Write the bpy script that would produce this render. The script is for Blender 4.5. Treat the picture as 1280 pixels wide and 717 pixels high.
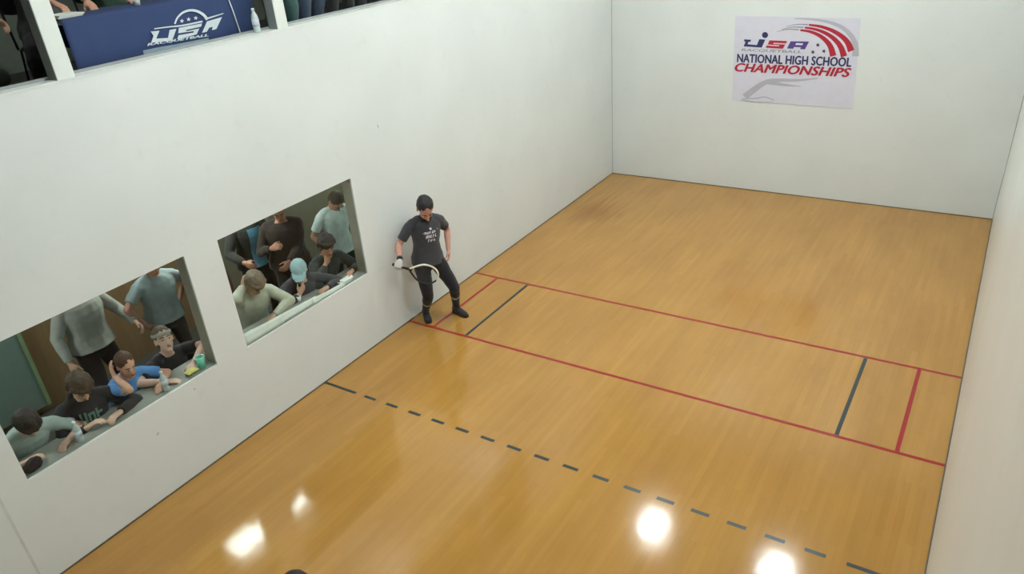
import bpy, bmesh, math, random
from mathutils import Vector, Matrix, noise
from mathutils.bvhtree import BVHTree

random.seed(7)
for o in list(bpy.data.objects):
    bpy.data.objects.remove(o, do_unlink=True)
SC = bpy.context.scene
COL = SC.collection
V = Vector
PI = math.pi

# ------------------------------------------------------------------ camera
# metres; x = across the court (0 left wall, 6.096 right wall), y = 0 at the front wall, negative towards the back, z up
cam = bpy.data.cameras.new('camera')
cam_o = bpy.data.objects.new('camera', cam)
COL.objects.link(cam_o)
cam.sensor_fit = 'HORIZONTAL'
cam.sensor_width = 36.0
cam.lens = 937.96 / 1280 * 36.0
cam.shift_x = 0.0096
cam.shift_y = 0.02477
cam.clip_start = 0.02
CX, CY, CZ = V((0.84059868, 0.53612376, -0.07723455)), V((-0.20419813, 0.44572525, 0.87156877)), V((-0.50169412, 0.7168684, -0.48415152))
M = Matrix.Identity(4)
for i in range(3):
    M[i][0], M[i][1], M[i][2] = CX[i], CY[i], -CZ[i]
    M[i][3] = (5.8476, -12.3488, 4.6945)[i]
cam_o.matrix_world = M
SC.camera = cam_o

# ------------------------------------------------------------------ world, lights, exposure
world = bpy.data.worlds.new('world')
SC.world = world
world.use_nodes = True
world.node_tree.nodes['Background'].inputs[0].default_value = (0.8, 0.9, 1.0, 1)
world.node_tree.nodes['Background'].inputs[1].default_value = 0.02
SC.view_settings.view_transform = 'Standard'
SC.view_settings.look = 'None'
SC.view_settings.gamma = 1
SC.view_settings.use_curve_mapping = False
SC.view_settings.exposure = 0.0
L_COURT = 131.0       # radiance of the court's ceiling panels
L_VIEW = 27.0         # viewing room panel
L_GAL = 3.0          # gallery panel

W, LEN, H = 6.096, 12.192, 6.10
TH = 0.15

# ------------------------------------------------------------------ materials
def s2l(c):
    return tuple(((x / 255) / 12.92 if x / 255 <= 0.04045 else ((x / 255 + 0.055) / 1.055) ** 2.4) for x in c)

def base_mat(name):
    m = bpy.data.materials.new(name)
    m.use_nodes = True
    nt = m.node_tree
    return m, nt, nt.nodes['Principled BSDF']

def mat(name, rgb, rough=0.6, var=0.08, scale=9.0, bump=0.0, bscale=60.0, metal=0.0, spec=0.5, sheen=0.0, coat=0.0):
    """plain procedural material: colour broken up by noise, optional fine bump"""
    m, nt, p = base_mat(name)
    N, L = nt.nodes, nt.links
    tc = N.new('ShaderNodeTexCoord')
    nz = N.new('ShaderNodeTexNoise'); nz.inputs['Scale'].default_value = scale; nz.inputs['Detail'].default_value = 4
    L.new(tc.outputs['Object'], nz.inputs['Vector'])
    rp = N.new('ShaderNodeValToRGB')
    c = s2l(rgb)
    rp.color_ramp.elements[0].position = 0.3
    rp.color_ramp.elements[1].position = 0.7
    rp.color_ramp.elements[0].color = (*[x * (1 - var) for x in c], 1)
    rp.color_ramp.elements[1].color = (*[min(1, x * (1 + var)) for x in c], 1)
    L.new(nz.outputs['Fac'], rp.inputs['Fac'])
    L.new(rp.outputs['Color'], p.inputs['Base Color'])
    p.inputs['Roughness'].default_value = rough
    p.inputs['Metallic'].default_value = metal
    p.inputs['Specular IOR Level'].default_value = spec
    p.inputs['Sheen Weight'].default_value = sheen
    p.inputs['Coat Weight'].default_value = coat
    if bump:
        nb = N.new('ShaderNodeTexNoise'); nb.inputs['Scale'].default_value = bscale; nb.inputs['Detail'].default_value = 3
        L.new(tc.outputs['Object'], nb.inputs['Vector'])
        b = N.new('ShaderNodeBump'); b.inputs['Strength'].default_value = bump; b.inputs['Distance'].default_value = 0.01
        L.new(nb.outputs['Fac'], b.inputs['Height'])
        L.new(b.outputs['Normal'], p.inputs['Normal'])
    return m

def wall_mat():
    """white court panel paint: slightly glossy, faint mottling and ball smudges"""
    m, nt, p = base_mat('court_wall_paint')
    N, L = nt.nodes, nt.links
    tc = N.new('ShaderNodeTexCoord')
    a = N.new('ShaderNodeTexNoise'); a.inputs['Scale'].default_value = 1.1; a.inputs['Detail'].default_value = 5
    b = N.new('ShaderNodeTexNoise'); b.inputs['Scale'].default_value = 6.0; b.inputs['Detail'].default_value = 6
    L.new(tc.outputs['Object'], a.inputs['Vector']); L.new(tc.outputs['Object'], b.inputs['Vector'])
    r1 = N.new('ShaderNodeValToRGB')
    r1.color_ramp.elements[0].position = 0.35; r1.color_ramp.elements[1].position = 0.65
    r1.color_ramp.elements[0].color = (*s2l((218, 223, 222)), 1); r1.color_ramp.elements[1].color = (*s2l((223, 228, 227)), 1)
    r2 = N.new('ShaderNodeValToRGB')
    r2.color_ramp.elements[0].position = 0.25; r2.color_ramp.elements[1].position = 0.40
    r2.color_ramp.elements[0].color = (0.96, 0.96, 0.96, 1); r2.color_ramp.elements[1].color = (1, 1, 1, 1)
    mx = N.new('ShaderNodeMix'); mx.data_type = 'RGBA'; mx.blend_type = 'MULTIPLY'; mx.inputs[0].default_value = 1
    L.new(a.outputs['Fac'], r1.inputs['Fac']); L.new(b.outputs['Fac'], r2.inputs['Fac'])
    L.new(r1.outputs['Color'], mx.inputs[6]); L.new(r2.outputs['Color'], mx.inputs[7])
    L.new(mx.outputs[2], p.inputs['Base Color'])
    p.inputs['Roughness'].default_value = 0.30
    p.inputs['Specular IOR Level'].default_value = 0.5
    return m

def floor_mat():
    """lacquered maple strip floor, strips run along the court (y)"""
    m, nt, p = base_mat('maple_strip_floor')
    N, L = nt.nodes, nt.links
    tc = N.new('ShaderNodeTexCoord')
    mp = N.new('ShaderNodeMapping'); mp.inputs['Rotation'].default_value = (0, 0, PI / 2)
    L.new(tc.outputs['Object'], mp.inputs['Vector'])
    br = N.new('ShaderNodeTexBrick')
    br.offset = 0.37; br.offset_frequency = 2; br.squash = 1
    br.inputs['Scale'].default_value = 1
    br.inputs['Brick Width'].default_value = 0.75
    br.inputs['Row Height'].default_value = 0.057
    br.inputs['Mortar Size'].default_value = 0.0008
    br.inputs['Mortar Smooth'].default_value = 0.6
    br.inputs['Bias'].default_value = 0.0
    br.inputs['Color1'].default_value = (*s2l((172, 128, 63)), 1)
    br.inputs['Color2'].default_value = (*s2l((179, 134, 68)), 1)
    br.inputs['Mortar'].default_value = (*s2l((162, 118, 57)), 1)
    L.new(mp.outputs['Vector'], br.inputs['Vector'])
    # long grain streaks
    mg = N.new('ShaderNodeMapping'); mg.inputs['Scale'].default_value = (16, 0.9, 1)
    L.new(tc.outputs['Object'], mg.inputs['Vector'])
    g = N.new('ShaderNodeTexNoise'); g.inputs['Scale'].default_value = 1; g.inputs['Detail'].default_value = 6
    L.new(mg.outputs['Vector'], g.inputs['Vector'])
    rg = N.new('ShaderNodeValToRGB')
    rg.color_ramp.elements[0].position = 0.3; rg.color_ramp.elements[1].position = 0.7
    rg.color_ramp.elements[0].color = (0.95, 0.94, 0.92, 1); rg.color_ramp.elements[1].color = (1.03, 1.03, 1.03, 1)
    L.new(g.outputs['Fac'], rg.inputs['Fac'])
    # broad tone patches: amber wear
    mb_ = N.new('ShaderNodeMapping'); mb_.inputs['Scale'].default_value = (1.6, 0.7, 1)
    L.new(tc.outputs['Object'], mb_.inputs['Vector'])
    w = N.new('ShaderNodeTexNoise'); w.inputs['Scale'].default_value = 1.2; w.inputs['Detail'].default_value = 4
    L.new(mb_.outputs['Vector'], w.inputs['Vector'])
    rw = N.new('ShaderNodeValToRGB')
    rw.color_ramp.elements[0].position = 0.32; rw.color_ramp.elements[1].position = 0.68
    rw.color_ramp.elements[0].color = (0.92, 0.89, 0.83, 1); rw.color_ramp.elements[1].color = (1.03, 1.03, 1.0, 1)
    L.new(w.outputs['Fac'], rw.inputs['Fac'])
    m1 = N.new('ShaderNodeMix'); m1.data_type = 'RGBA'; m1.blend_type = 'MULTIPLY'; m1.inputs[0].default_value = 1
    m2 = N.new('ShaderNodeMix'); m2.data_type = 'RGBA'; m2.blend_type = 'MULTIPLY'; m2.inputs[0].default_value = 1
    L.new(br.outputs['Color'], m1.inputs[6]); L.new(rg.outputs['Color'], m1.inputs[7])
    L.new(m1.outputs[2], m2.inputs[6]); L.new(rw.outputs['Color'], m2.inputs[7])
    # scuffed darker stain near the front left corner
    sm = N.new('ShaderNodeMapping'); sm.inputs['Location'].default_value = (-0.55, 1.45, 0); sm.inputs['Scale'].default_value = (1.0, 0.8, 1)
    sm.vector_type = 'POINT'
    L.new(tc.outputs['Object'], sm.inputs['Vector'])
    ln = N.new('ShaderNodeVectorMath'); ln.operation = 'LENGTH'
    L.new(sm.outputs['Vector'], ln.inputs[0])
    ad = N.new('ShaderNodeMath'); ad.operation = 'MULTIPLY_ADD'; ad.inputs[1].default_value = 0.9; ad.inputs[2].default_value = 0
    L.new(g.outputs['Fac'], ad.inputs[0])
    su = N.new('ShaderNodeMath'); su.operation = 'ADD'
    L.new(ln.outputs['Value'], su.inputs[0]); L.new(ad.outputs[0], su.inputs[1])
    rs = N.new('ShaderNodeValToRGB')
    rs.color_ramp.elements[0].position = 0.55; rs.color_ramp.elements[1].position = 1.1
    rs.color_ramp.elements[0].color = (0.80, 0.72, 0.66, 1); rs.color_ramp.elements[1].color = (1, 1, 1, 1)
    L.new(su.outputs[0], rs.inputs['Fac'])
    m3 = N.new('ShaderNodeMix'); m3.data_type = 'RGBA'; m3.blend_type = 'MULTIPLY'; m3.inputs[0].default_value = 1
    L.new(m2.outputs[2], m3.inputs[6]); L.new(rs.outputs['Color'], m3.inputs[7])
    L.new(m3.outputs[2], p.inputs['Base Color'])
    p.inputs['Roughness'].default_value = 0.11
    p.inputs['Specular IOR Level'].default_value = 0.5
    # slight waviness of the lacquer
    nb = N.new('ShaderNodeTexNoise'); nb.inputs['Scale'].default_value = 7; nb.inputs['Detail'].default_value = 2
    L.new(tc.outputs['Object'], nb.inputs['Vector'])
    bp = N.new('ShaderNodeBump'); bp.inputs['Strength'].default_value = 0.03; bp.inputs['Distance'].default_value = 0.02
    L.new(nb.outputs['Fac'], bp.inputs['Height']); L.new(bp.outputs['Normal'], p.inputs['Normal'])
    return m

def glass_mat():
    m, nt, p = base_mat('window_glass')
    N, L = nt.nodes, nt.links
    tr = N.new('ShaderNodeBsdfTransparent'); tr.inputs[0].default_value = (0.94, 0.96, 0.95, 1)
    gl = N.new('ShaderNodeBsdfGlossy'); gl.inputs['Roughness'].default_value = 0.02
    fr = N.new('ShaderNodeFresnel'); fr.inputs['IOR'].default_value = 1.25
    ge = N.new('ShaderNodeNewGeometry')      # reflect once, on the outer face of the pane only
    iv = N.new('ShaderNodeMath'); iv.operation = 'SUBTRACT'; iv.inputs[0].default_value = 1.0
    L.new(ge.outputs['Backfacing'], iv.inputs[1])
    mu = N.new('ShaderNodeMath'); mu.operation = 'MULTIPLY'
    L.new(fr.outputs[0], mu.inputs[0]); L.new(iv.outputs[0], mu.inputs[1])
    mx = N.new('ShaderNodeMixShader')
    L.new(mu.outputs[0], mx.inputs[0]); L.new(tr.outputs[0], mx.inputs[1]); L.new(gl.outputs[0], mx.inputs[2])
    L.new(mx.outputs[0], N['Material Output'].inputs['Surface'])
    return m

def emit_mat(name, col, s):
    m, nt, p = base_mat(name)
    p.inputs['Base Color'].default_value = (0.9, 0.9, 0.9, 1)
    p.inputs['Emission Color'].default_value = (*col, 1)
    p.inputs['Emission Strength'].default_value = s
    return m

def wood_wall_mat():
    m, nt, p = base_mat('brown_veneer')
    N, L = nt.nodes, nt.links
    tc = N.new('ShaderNodeTexCoord')
    mp = N.new('ShaderNodeMapping'); mp.inputs['Scale'].default_value = (8, 8, 0.8)
    L.new(tc.outputs['Object'], mp.inputs['Vector'])
    g = N.new('ShaderNodeTexNoise'); g.inputs['Scale'].default_value = 2; g.inputs['Detail'].default_value = 6
    L.new(mp.outputs['Vector'], g.inputs['Vector'])
    r = N.new('ShaderNodeValToRGB')
    r.color_ramp.elements[0].color = (*s2l((118, 94, 66)), 1); r.color_ramp.elements[1].color = (*s2l((142, 116, 84)), 1)
    L.new(g.outputs['Fac'], r.inputs['Fac']); L.new(r.outputs['Color'], p.inputs['Base Color'])
    p.inputs['Roughness'].default_value = 0.5
    return m

MT = {}
MT['wall'] = wall_mat()
MT['floor'] = floor_mat()
MT['glass'] = glass_mat()
MT['brown'] = wood_wall_mat()
MT['ceil'] = mat('ceiling_paint', (225, 228, 226), 0.8)
MT['light'] = emit_mat('court_light_diffuser', (0.925, 1.0, 0.992), L_COURT)
MT['light_v'] = emit_mat('viewing_light_diffuser', (0.92, 1.0, 0.95), L_VIEW)
MT['light_g'] = emit_mat('gallery_light_diffuser', (0.92, 1.0, 0.95), L_GAL)
MT['joint'] = mat('dark_joint', (96, 86, 68), 0.8)
MT['seam'] = mat('grey_seam', (165, 165, 160), 0.8)
MT['pale_strip'] = mat('pale_strip_paint', (204, 205, 200), 0.8)
MT['red_line'] = mat('red_line_paint', (154, 27, 22), 0.3, 0.06)
MT['blue_line'] = mat('slate_line_paint', (44, 54, 50), 0.3, 0.06)
MT['white_trim'] = mat('white_trim', (222, 228, 224), 0.5, 0.03)
MT['grey_trim'] = mat('grey_trim', (150, 154, 152), 0.6, 0.05)
MT['ledge'] = mat('grey_laminate', (140, 143, 134), 0.5, 0.06)
MT['lining'] = mat('grey_window_lining', (146, 143, 130), 0.6, 0.06)
MT['post_shade'] = mat('painted_side_shade', (128, 134, 134), 0.6, 0.06)  # darker grey carrying the shade on the white posts' side face
MT['olive'] = mat('olive_wall_paint', (120, 118, 98), 0.8, 0.05)
MT['green_board'] = mat('green_board', (112, 132, 124), 0.5, 0.05)
MT['dark_floor'] = mat('dark_carpet', (62, 60, 55), 0.95, 0.15, 40)
MT['steel'] = mat('dark_steel', (60, 60, 62), 0.4, 0.05, metal=0.8)
MT['seatpad'] = mat('black_vinyl', (40, 40, 42), 0.45)
MT['banner'] = mat('banner_vinyl', (212, 212, 226), 0.45, 0.02)
MT['navy'] = mat('navy_print', (44, 48, 96), 0.5, 0.03)
MT['redp'] = mat('red_print', (176, 34, 56), 0.5, 0.03)
MT['purple'] = mat('violet_print', (86, 66, 140), 0.5, 0.03)
MT['greyp'] = mat('grey_print', (150, 152, 162), 0.5, 0.03)
MT['ghost'] = mat('pale_grey_print', (178, 179, 190), 0.5, 0.02)
MT['whitep'] = mat('white_print', (226, 226, 236), 0.5, 0.02)
MT['cloth_blue'] = mat('blue_table_cloth', (44, 62, 102), 0.85, 0.06, 5, 0.15, 200)
MT['cloth_print'] = mat('white_cloth_print', (205, 215, 220), 0.8, 0.05, 12)
MT['cloth_print2'] = mat('grey_cloth_print', (140, 158, 170), 0.8, 0.08, 12)
MT['scuff'] = mat('rubber_scuff', (165, 166, 162), 0.8)
MT['paper'] = mat('white_paper', (225, 228, 220), 0.7, 0.04)
MT['plastic_clear'] = mat('pale_bottle_plastic', (190, 205, 205), 0.2, 0.05)
MT['plastic_white'] = mat('white_plastic', (225, 228, 226), 0.35, 0.02)
MT['label_white'] = mat('bottle_label', (205, 212, 225), 0.5, 0.05)
MT['green_cup'] = mat('sea_green_plastic', (110, 210, 180), 0.35, 0.04)
MT['yellow'] = mat('yellow_plastic', (205, 200, 110), 0.5, 0.05)
MT['black'] = mat('black_rubber', (26, 26, 28), 0.5, 0.1)
MT['white_frame'] = mat('white_racket_paint', (228, 226, 205), 0.3, 0.02)
MT['string'] = mat('dark_string', (50, 50, 52), 0.5)
MT['eye_white'] = mat('eye_white', (190, 185, 178), 0.3, 0.02)
MT['iris'] = mat('dark_iris', (45, 32, 24), 0.2, 0.02)
MT['lip'] = mat('lip', (150, 88, 78), 0.5, 0.05)
MT['towel_bag'] = mat('dark_bag_fabric', (44, 34, 36), 0.9, 0.15, 30)

_cloth = {}
def cloth(rgb):
    if rgb not in _cloth:
        _cloth[rgb] = mat('fabric_%d_%d_%d' % rgb, rgb, 0.9, 0.10, 14, 0.25, 220, sheen=0.15)
    return _cloth[rgb]
_skin = {}
def skin(rgb):
    if rgb not in _skin:
        _skin[rgb] = mat('skin_%d_%d_%d' % rgb, rgb, 0.55, 0.06, 20, 0.08, 300)
    return _skin[rgb]
_hair = {}
def hairm(rgb):
    if rgb not in _hair:
        _hair[rgb] = mat('hair_%d_%d_%d' % rgb, rgb, 0.55, 0.3, 60, 0.5, 160)
    return _hair[rgb]

# ------------------------------------------------------------------ mesh helpers
class MB:
    def __init__(s):
        s.v = []; s.f = []
    def box(s, lo, hi):
        x0, y0, z0 = lo; x1, y1, z1 = hi
        b = len(s.v)
        s.v += [V(p) for p in ((x0, y0, z0), (x1, y0, z0), (x1, y1, z0), (x0, y1, z0), (x0, y0, z1), (x1, y0, z1), (x1, y1, z1), (x0, y1, z1))]
        for q in ((0, 3, 2, 1), (4, 5, 6, 7), (0, 1, 5, 4), (1, 2, 6, 5), (2, 3, 7, 6), (3, 0, 4, 7)):
            s.f.append([b + i for i in q])
        return s
    def rings(s, rs, n=14, power=1.0):
        """rs: list of (centre, half vector a, half vector b); closed loft with flat caps"""
        b = len(s.v)
        for c, a, bb in rs:
            for k in range(n):
                t = 2 * PI * k / n
                ct, st = math.cos(t), math.sin(t)
                if power != 1.0:
                    ct = math.copysign(abs(ct) ** power, ct); st = math.copysign(abs(st) ** power, st)
                s.v.append(c + a * ct + bb * st)
        for i in range(len(rs) - 1):
            for k in range(n):
                k2 = (k + 1) % n
                s.f.append([b + i * n + k, b + i * n + k2, b + (i + 1) * n + k2, b + (i + 1) * n + k])
        s.f.append([b + k for k in reversed(range(n))])
        s.f.append([b + (len(rs) - 1) * n + k for k in range(n)])
        return s
    def tube(s, pts, rad, n=12, r0=False, r1=False, squash=None):
        """tapered tube through pts; r0 / r1 = rounded ends; squash=(axis, factor) flattens along an axis"""
        pts = [V(p) for p in pts]
        rad = list(rad)
        P, R = [], []
        d0 = (pts[1] - pts[0]).normalized(); d1 = (pts[-1] - pts[-2]).normalized()
        if r0:
            for a in (80, 55, 28):
                P.append(pts[0] - d0 * rad[0] * math.sin(math.radians(a))); R.append(rad[0] * math.cos(math.radians(a)))
        P += pts; R += rad
        if r1:
            for a in (28, 55, 80):
                P.append(pts[-1] + d1 * rad[-1] * math.sin(math.radians(a))); R.append(rad[-1] * math.cos(math.radians(a)))
        up = V((0, 0, 1)) if abs(d0.z) < 0.9 else V((1, 0, 0))
        a = up.cross(d0).normalized()
        rs = []
        for i, p in enumerate(P):
            if i == 0: d = P[1] - P[0]
            elif i == len(P) - 1: d = P[-1] - P[-2]
            else: d = (P[i + 1] - P[i]).normalized() + (P[i] - P[i - 1]).normalized()
            d = d.normalized()
            a = (a - d * a.dot(d)).normalized()
            b = d.cross(a)
            va, vb = a * R[i], b * R[i]
            if squash:
                ax, k = squash
                va = va - ax * va.dot(ax) * (1 - k); vb = vb - ax * vb.dot(ax) * (1 - k)
            rs.append((p, va, vb))
        return s.rings(rs, n)
    def ell(s, c, ax, ay, az, nu=14, nv=9):
        """ellipsoid with half axes vectors"""
        rs = []
        for j in range(nv):
            t = -PI / 2 * 0.96 + PI * 0.96 * j / (nv - 1)
            rs.append((V(c) + az * math.sin(t), ax * math.cos(t), ay * math.cos(t)))
        return s.rings(rs, nu)
    def poly(s, pts):
        b = len(s.v)
        s.v += [V(p) for p in pts]
        s.f.append(list(range(b, b + len(pts))))
        return s
    def mesh(s, name):
        me = bpy.data.meshes.new(name)
        me.from_pydata([tuple(p) for p in s.v], [], s.f)
        me.update()
        return me

def smooth_shade(me, on=True):
    me.polygons.foreach_set('use_smooth', [on] * len(me.polygons))

def link(name, me, m, parent=None, smooth=False):
    o = bpy.data.objects.new(name, me)
    COL.objects.link(o)
    if m is not None:
        me.materials.clear(); me.materials.append(m)
    if smooth: smooth_shade(me)
    if parent is not None:
        me.transform(Matrix.Translation(-parent.matrix_world.translation) if parent.parent is None else Matrix.Translation(-base_of(parent)))
        o.parent = parent
    return o

def base_of(o):
    b = V((0, 0, 0))
    while o is not None:
        b += o.location; o = o.parent
    return b

def obj(name, mb, m, parent=None, smooth=False, bevel=0.0):
    me = mb.mesh(name)
    bm = bmesh.new(); bm.from_mesh(me)
    bmesh.ops.recalc_face_normals(bm, faces=bm.faces)
    if bevel:
        bmesh.ops.bevel(bm, geom=[e for e in bm.edges], offset=bevel, segments=2, affect='EDGES', profile=0.5)
    bm.to_mesh(me); bm.free()
    return link(name, me, m, parent, smooth)

def empty(name, loc, label=None, cat=None, group=None):
    o = bpy.data.objects.new(name, None)
    COL.objects.link(o)
    o.location = loc
    o.matrix_world = Matrix.Translation(V(loc))
    o.empty_display_size = 0.1
    if label: o['label'] = label
    if cat: o['category'] = cat
    if group: o['group'] = group
    return o

def tag(o, label, cat, group=None):
    o['label'] = label; o['category'] = cat
    if group: o['group'] = group
    return o

def struct(o, label=None):
    o['kind'] = 'structure'
    if label: o['label'] = label
    return o

def boxobj(name, lo, hi, m, parent=None, bevel=0.0):
    return obj(name, MB().box(lo, hi), m, parent, False, bevel)

def remeshed(name, mb, m, parent, voxel, it=4, fold=0.0, fscale=7.0, seed=0.0, fac=0.5):
    me = mb.mesh('tmp')
    o = bpy.data.objects.new('tmp', me)
    COL.objects.link(o)
    r = o.modifiers.new('r', 'REMESH'); r.mode = 'VOXEL'; r.voxel_size = voxel; r.use_smooth_shade = True
    if it:
        sm = o.modifiers.new('s', 'SMOOTH'); sm.factor = fac; sm.iterations = it
    dg = bpy.context.evaluated_depsgraph_get()
    out = bpy.data.meshes.new_from_object(o.evaluated_get(dg))
    bpy.data.objects.remove(o, do_unlink=True)
    bpy.data.meshes.remove(me)
    if fold:
        co = [v.co.copy() for v in out.vertices]
        no = [v.normal.copy() for v in out.vertices]
        off = V((seed * 3.1, seed * 1.7, seed * 2.3))
        for v, c, n in zip(out.vertices, co, no):
            q = V((c.x * fscale, c.y * fscale, c.z * fscale * 0.75)) + off
            k = noise.noise(q) + 0.5 * noise.noise(q * 2.3)
            v.co = c + n * (fold * k)
    out.name = name
    return link(name, out, m, parent, True)

# ------------------------------------------------------------------ the court shell
floor = boxobj('floor', (0, -LEN, -0.1), (W, 0, 0), MT['floor'])
struct(floor, 'glossy maple strip court floor')
wall_front = struct(boxobj('wall_front', (-TH, 0, 0), (W + TH, TH, H), MT['wall']), 'white front wall of the court')
wall_right = struct(boxobj('wall_right', (W, -LEN - TH, 0), (W + TH, 0, H), MT['wall']), 'white right wall of the court')

W1 = (-10.70, -8.85, 0.96, 2.112)
W2 = (-8.482, -6.667, 0.945, 2.112)
SILL = 3.75
GY0, GY1 = -11.6, -3.6
lw = MB()
for lo, hi in (((-TH, -LEN - TH, 0), (0, 0, 0.9)),
               ((-TH, -LEN - TH, 0.9), (0, W1[0], 2.112)), ((-TH, W1[0], 0.9), (0, W1[1], W1[2])), ((-TH, W1[1], 0.9), (0, W2[0], 2.112)),
               ((-TH, W2[0], 0.9), (0, W2[1], W2[2])), ((-TH, W2[1], 0.9), (0, 0, 2.112)),
               ((-TH, -LEN - TH, 2.112), (0, 0, SILL)),
               ((-TH, -LEN - TH, SILL), (0, GY0, H)), ((-TH, GY1, SILL), (0, 0, H)), ((-TH, GY0, 5.55), (0, GY1, H))):
    lw.box(lo, hi)
wall_left = struct(obj('wall_left', lw, MT['wall']), 'white left wall of the court with window openings')
wall_back = struct(boxobj('wall_back', (0, -LEN - 0.12, 0), (W, -LEN, 3.3), MT['wall']), 'white back wall below the camera balcony')
ceiling = struct(boxobj('ceiling', (-3.3, -LEN - 3.2, H), (W + TH, TH, H + 0.1), MT['ceil']), 'flat white ceiling over court and gallery')

# dark joint where the floor meets the walls, thin seams in the corners
J = 0.012
struct(boxobj('trim_1', (0, -LEN, 0), (J, 0, 0.010), MT['joint']), 'dark joint between floor and left wall')
struct(boxobj('trim_2', (J, -J, 0), (W - J, 0, 0.010), MT['joint']), 'dark joint between floor and front wall')
struct(boxobj('trim_3', (W - J, -LEN, 0), (W, 0, 0.010), MT['joint']), 'dark joint between floor and right wall')
struct(boxobj('trim_4', (0, -0.006, 0.012), (0.006, 0, H), MT['seam']), 'thin seam in the front left corner')
bm_ = MB()
pp = []
for k in range(41):
    z = 0.012 + (H - 0.02) * k / 40
    w_ = 0.010 + 0.008 * noise.noise(V((z * 2.1, 3.3, 0)))
    pp.append((z, w_))
for (z0, a), (z1, b) in zip(pp[:-1], pp[1:]):
    i = len(bm_.v)
    bm_.v += [V((W - a, 0, z0)), V((W, 0, z0)), V((W, -a, z0)), V((W - b, 0, z1)), V((W, 0, z1)), V((W, -b, z1))]
    bm_.f += [[i, i + 2, i + 5, i + 3], [i, i + 3, i + 4, i + 1], [i + 1, i + 4, i + 5, i + 2]]
struct(obj('trim_5', bm_, MT['seam']), 'uneven caulked seam in the front right corner')
struct(boxobj('trim_6', (0, -10.935, 0.02), (0.002, -10.917, SILL), MT['pale_strip']), 'thin pale vertical strip beside the lower window')  # thin pale strip running up the left wall

# ------------------------------------------------------------------ painted court lines
def line(name, x0, y0, x1, y1, m):
    o = boxobj(name, (x0, y0, 0.0), (x1, y1, 0.0012), m, floor)
    return o
HW = 0.019
line('service_line', J, -4.572 - HW, W - J, -4.572 + HW, MT['red_line'])
line('short_line', J, -6.096 - HW, W - J, -6.096 + HW, MT['red_line'])
for x in (0.385, 5.70):
    line('service_box_line', x - HW, -6.077, x + HW, -4.591, MT['red_line'])
for x in (0.885, 5.18):
    line('drive_serve_line', x - HW, -6.077, x + HW, -4.591, MT['blue_line'])
yr = -7.64
line('receiving_line_dash', J, yr - HW, 0.478, yr + HW, MT['blue_line'])
for k in range(16):
    x = 0.610 + 0.3102 * k
    line('receiving_line_dash', x, yr - HW, x + 0.158, yr + HW, MT['blue_line'])
line('receiving_line_dash', 5.573, yr - HW, W - J, yr + HW, MT['blue_line'])

# scuff marks on the left wall
def scuff(y, z, w, h, rot=0.0):
    mb = MB()
    pts = []
    for k in range(10):
        t = 2 * PI * k / 10
        r = 1 + 0.3 * noise.noise(V((k * 1.3, y, z)))
        a, b = w * r * math.cos(t), h * r * math.sin(t)
        pts.append((0.0015, y + a * math.cos(rot) - b * math.sin(rot), z + a * math.sin(rot) + b * math.cos(rot)))
    mb.poly(pts)
    obj('scuff_mark', mb, MT['scuff'], wall_left)
for a in ((-6.105, 2.534, 0.007, 0.028, 0.1), (-9.15, 0.86, 0.012, 0.007, 0.3), (-9.62, 0.66, 0.016, 0.007, 0.5), (-10.96, 0.98, 0.01, 0.03, 0.2)):
    scuff(*a)

# ------------------------------------------------------------------ windows in the left wall
def window(n, w, lab):
    e = empty('window_%d' % n, (0, w[0], w[2]), lab)
    e['kind'] = 'structure'
    boxobj('pane', (-0.018, w[0] + 0.004, w[2] + 0.004), (-0.006, w[1] - 0.004, w[3] - 0.004), MT['glass'], e)
    m_ = MT['lining']
    boxobj('jamb', (-TH + .001, w[1] - .003, w[2] + .004), (-.022, w[1] + .0, w[3]), m_, e)
    boxobj('jamb', (-TH + .001, w[0], w[2] + .004), (-.022, w[0] + .003, w[3]), m_, e)
    boxobj('head_lining', (-TH + .001, w[0] + .003, w[3] - .003), (-.022, w[1] - .003, w[3]), m_, e)
    return e
window(1, W1, 'viewing window nearer the camera in the left wall')
window(2, W2, 'viewing window beside the leaning player in the left wall')

# ------------------------------------------------------------------ viewing room behind the windows
VX = -2.55
struct(boxobj('floor_viewing_room', (VX, -13.0, -0.1), (-TH, -3.2, 0), MT['dark_floor']), 'dark carpet of the viewing room')
struct(boxobj('ceiling_viewing_room', (VX, -13.0, 2.75), (-TH, -3.2, 2.85), MT['ceil']), 'ceiling of the viewing room')
struct(boxobj('wall_viewing_room_back', (VX - 0.1, -13.0, 0), (VX, -7.35, 2.75), MT['brown']), 'brown wood veneer wall of the viewing room')
struct(boxobj('wall_viewing_room_far_back', (VX - 0.1, -7.35, 0), (VX, -3.2, 2.75), MT['olive']), 'olive painted wall of the viewing room')
struct(boxobj('wall_viewing_room_near_end', (VX, -13.1, 0), (-TH, -13.0, 2.75), MT['olive']), 'end wall of the viewing room')
struct(boxobj('wall_viewing_room_far_end', (VX, -3.2, 0), (-TH, -3.1, 2.75), MT['olive']), 'far end wall of the viewing room')
e = empty('chalkboard', (-2.5, -10.9, 0.2), 'tall green board against the brown wall in the lower window', 'board')
boxobj('board', (-2.50, -12.2, 0.1), (-2.47, -9.50, 2.4), MT['green_board'], e)
boxobj('edge_strip', (-2.51, -9.50, 0.1), (-2.455, -9.46, 2.4), mat('pale_green_edge', (128, 150, 110), 0.5), e)
e = empty('square_pillar', (-2.0, -6.4, 0), 'pale olive square pillar behind the spectators in the upper window', 'pillar')
boxobj('shaft', (-2.3, -6.75, 0), (-1.95, -6.35, 2.75), mat('pillar_paint', (132, 130, 112), 0.7), e, 0.008)
boxobj('skirting', (-2.32, -6.77, 0), (-1.93, -6.33, 0.1), MT['grey_trim'], e)
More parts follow.
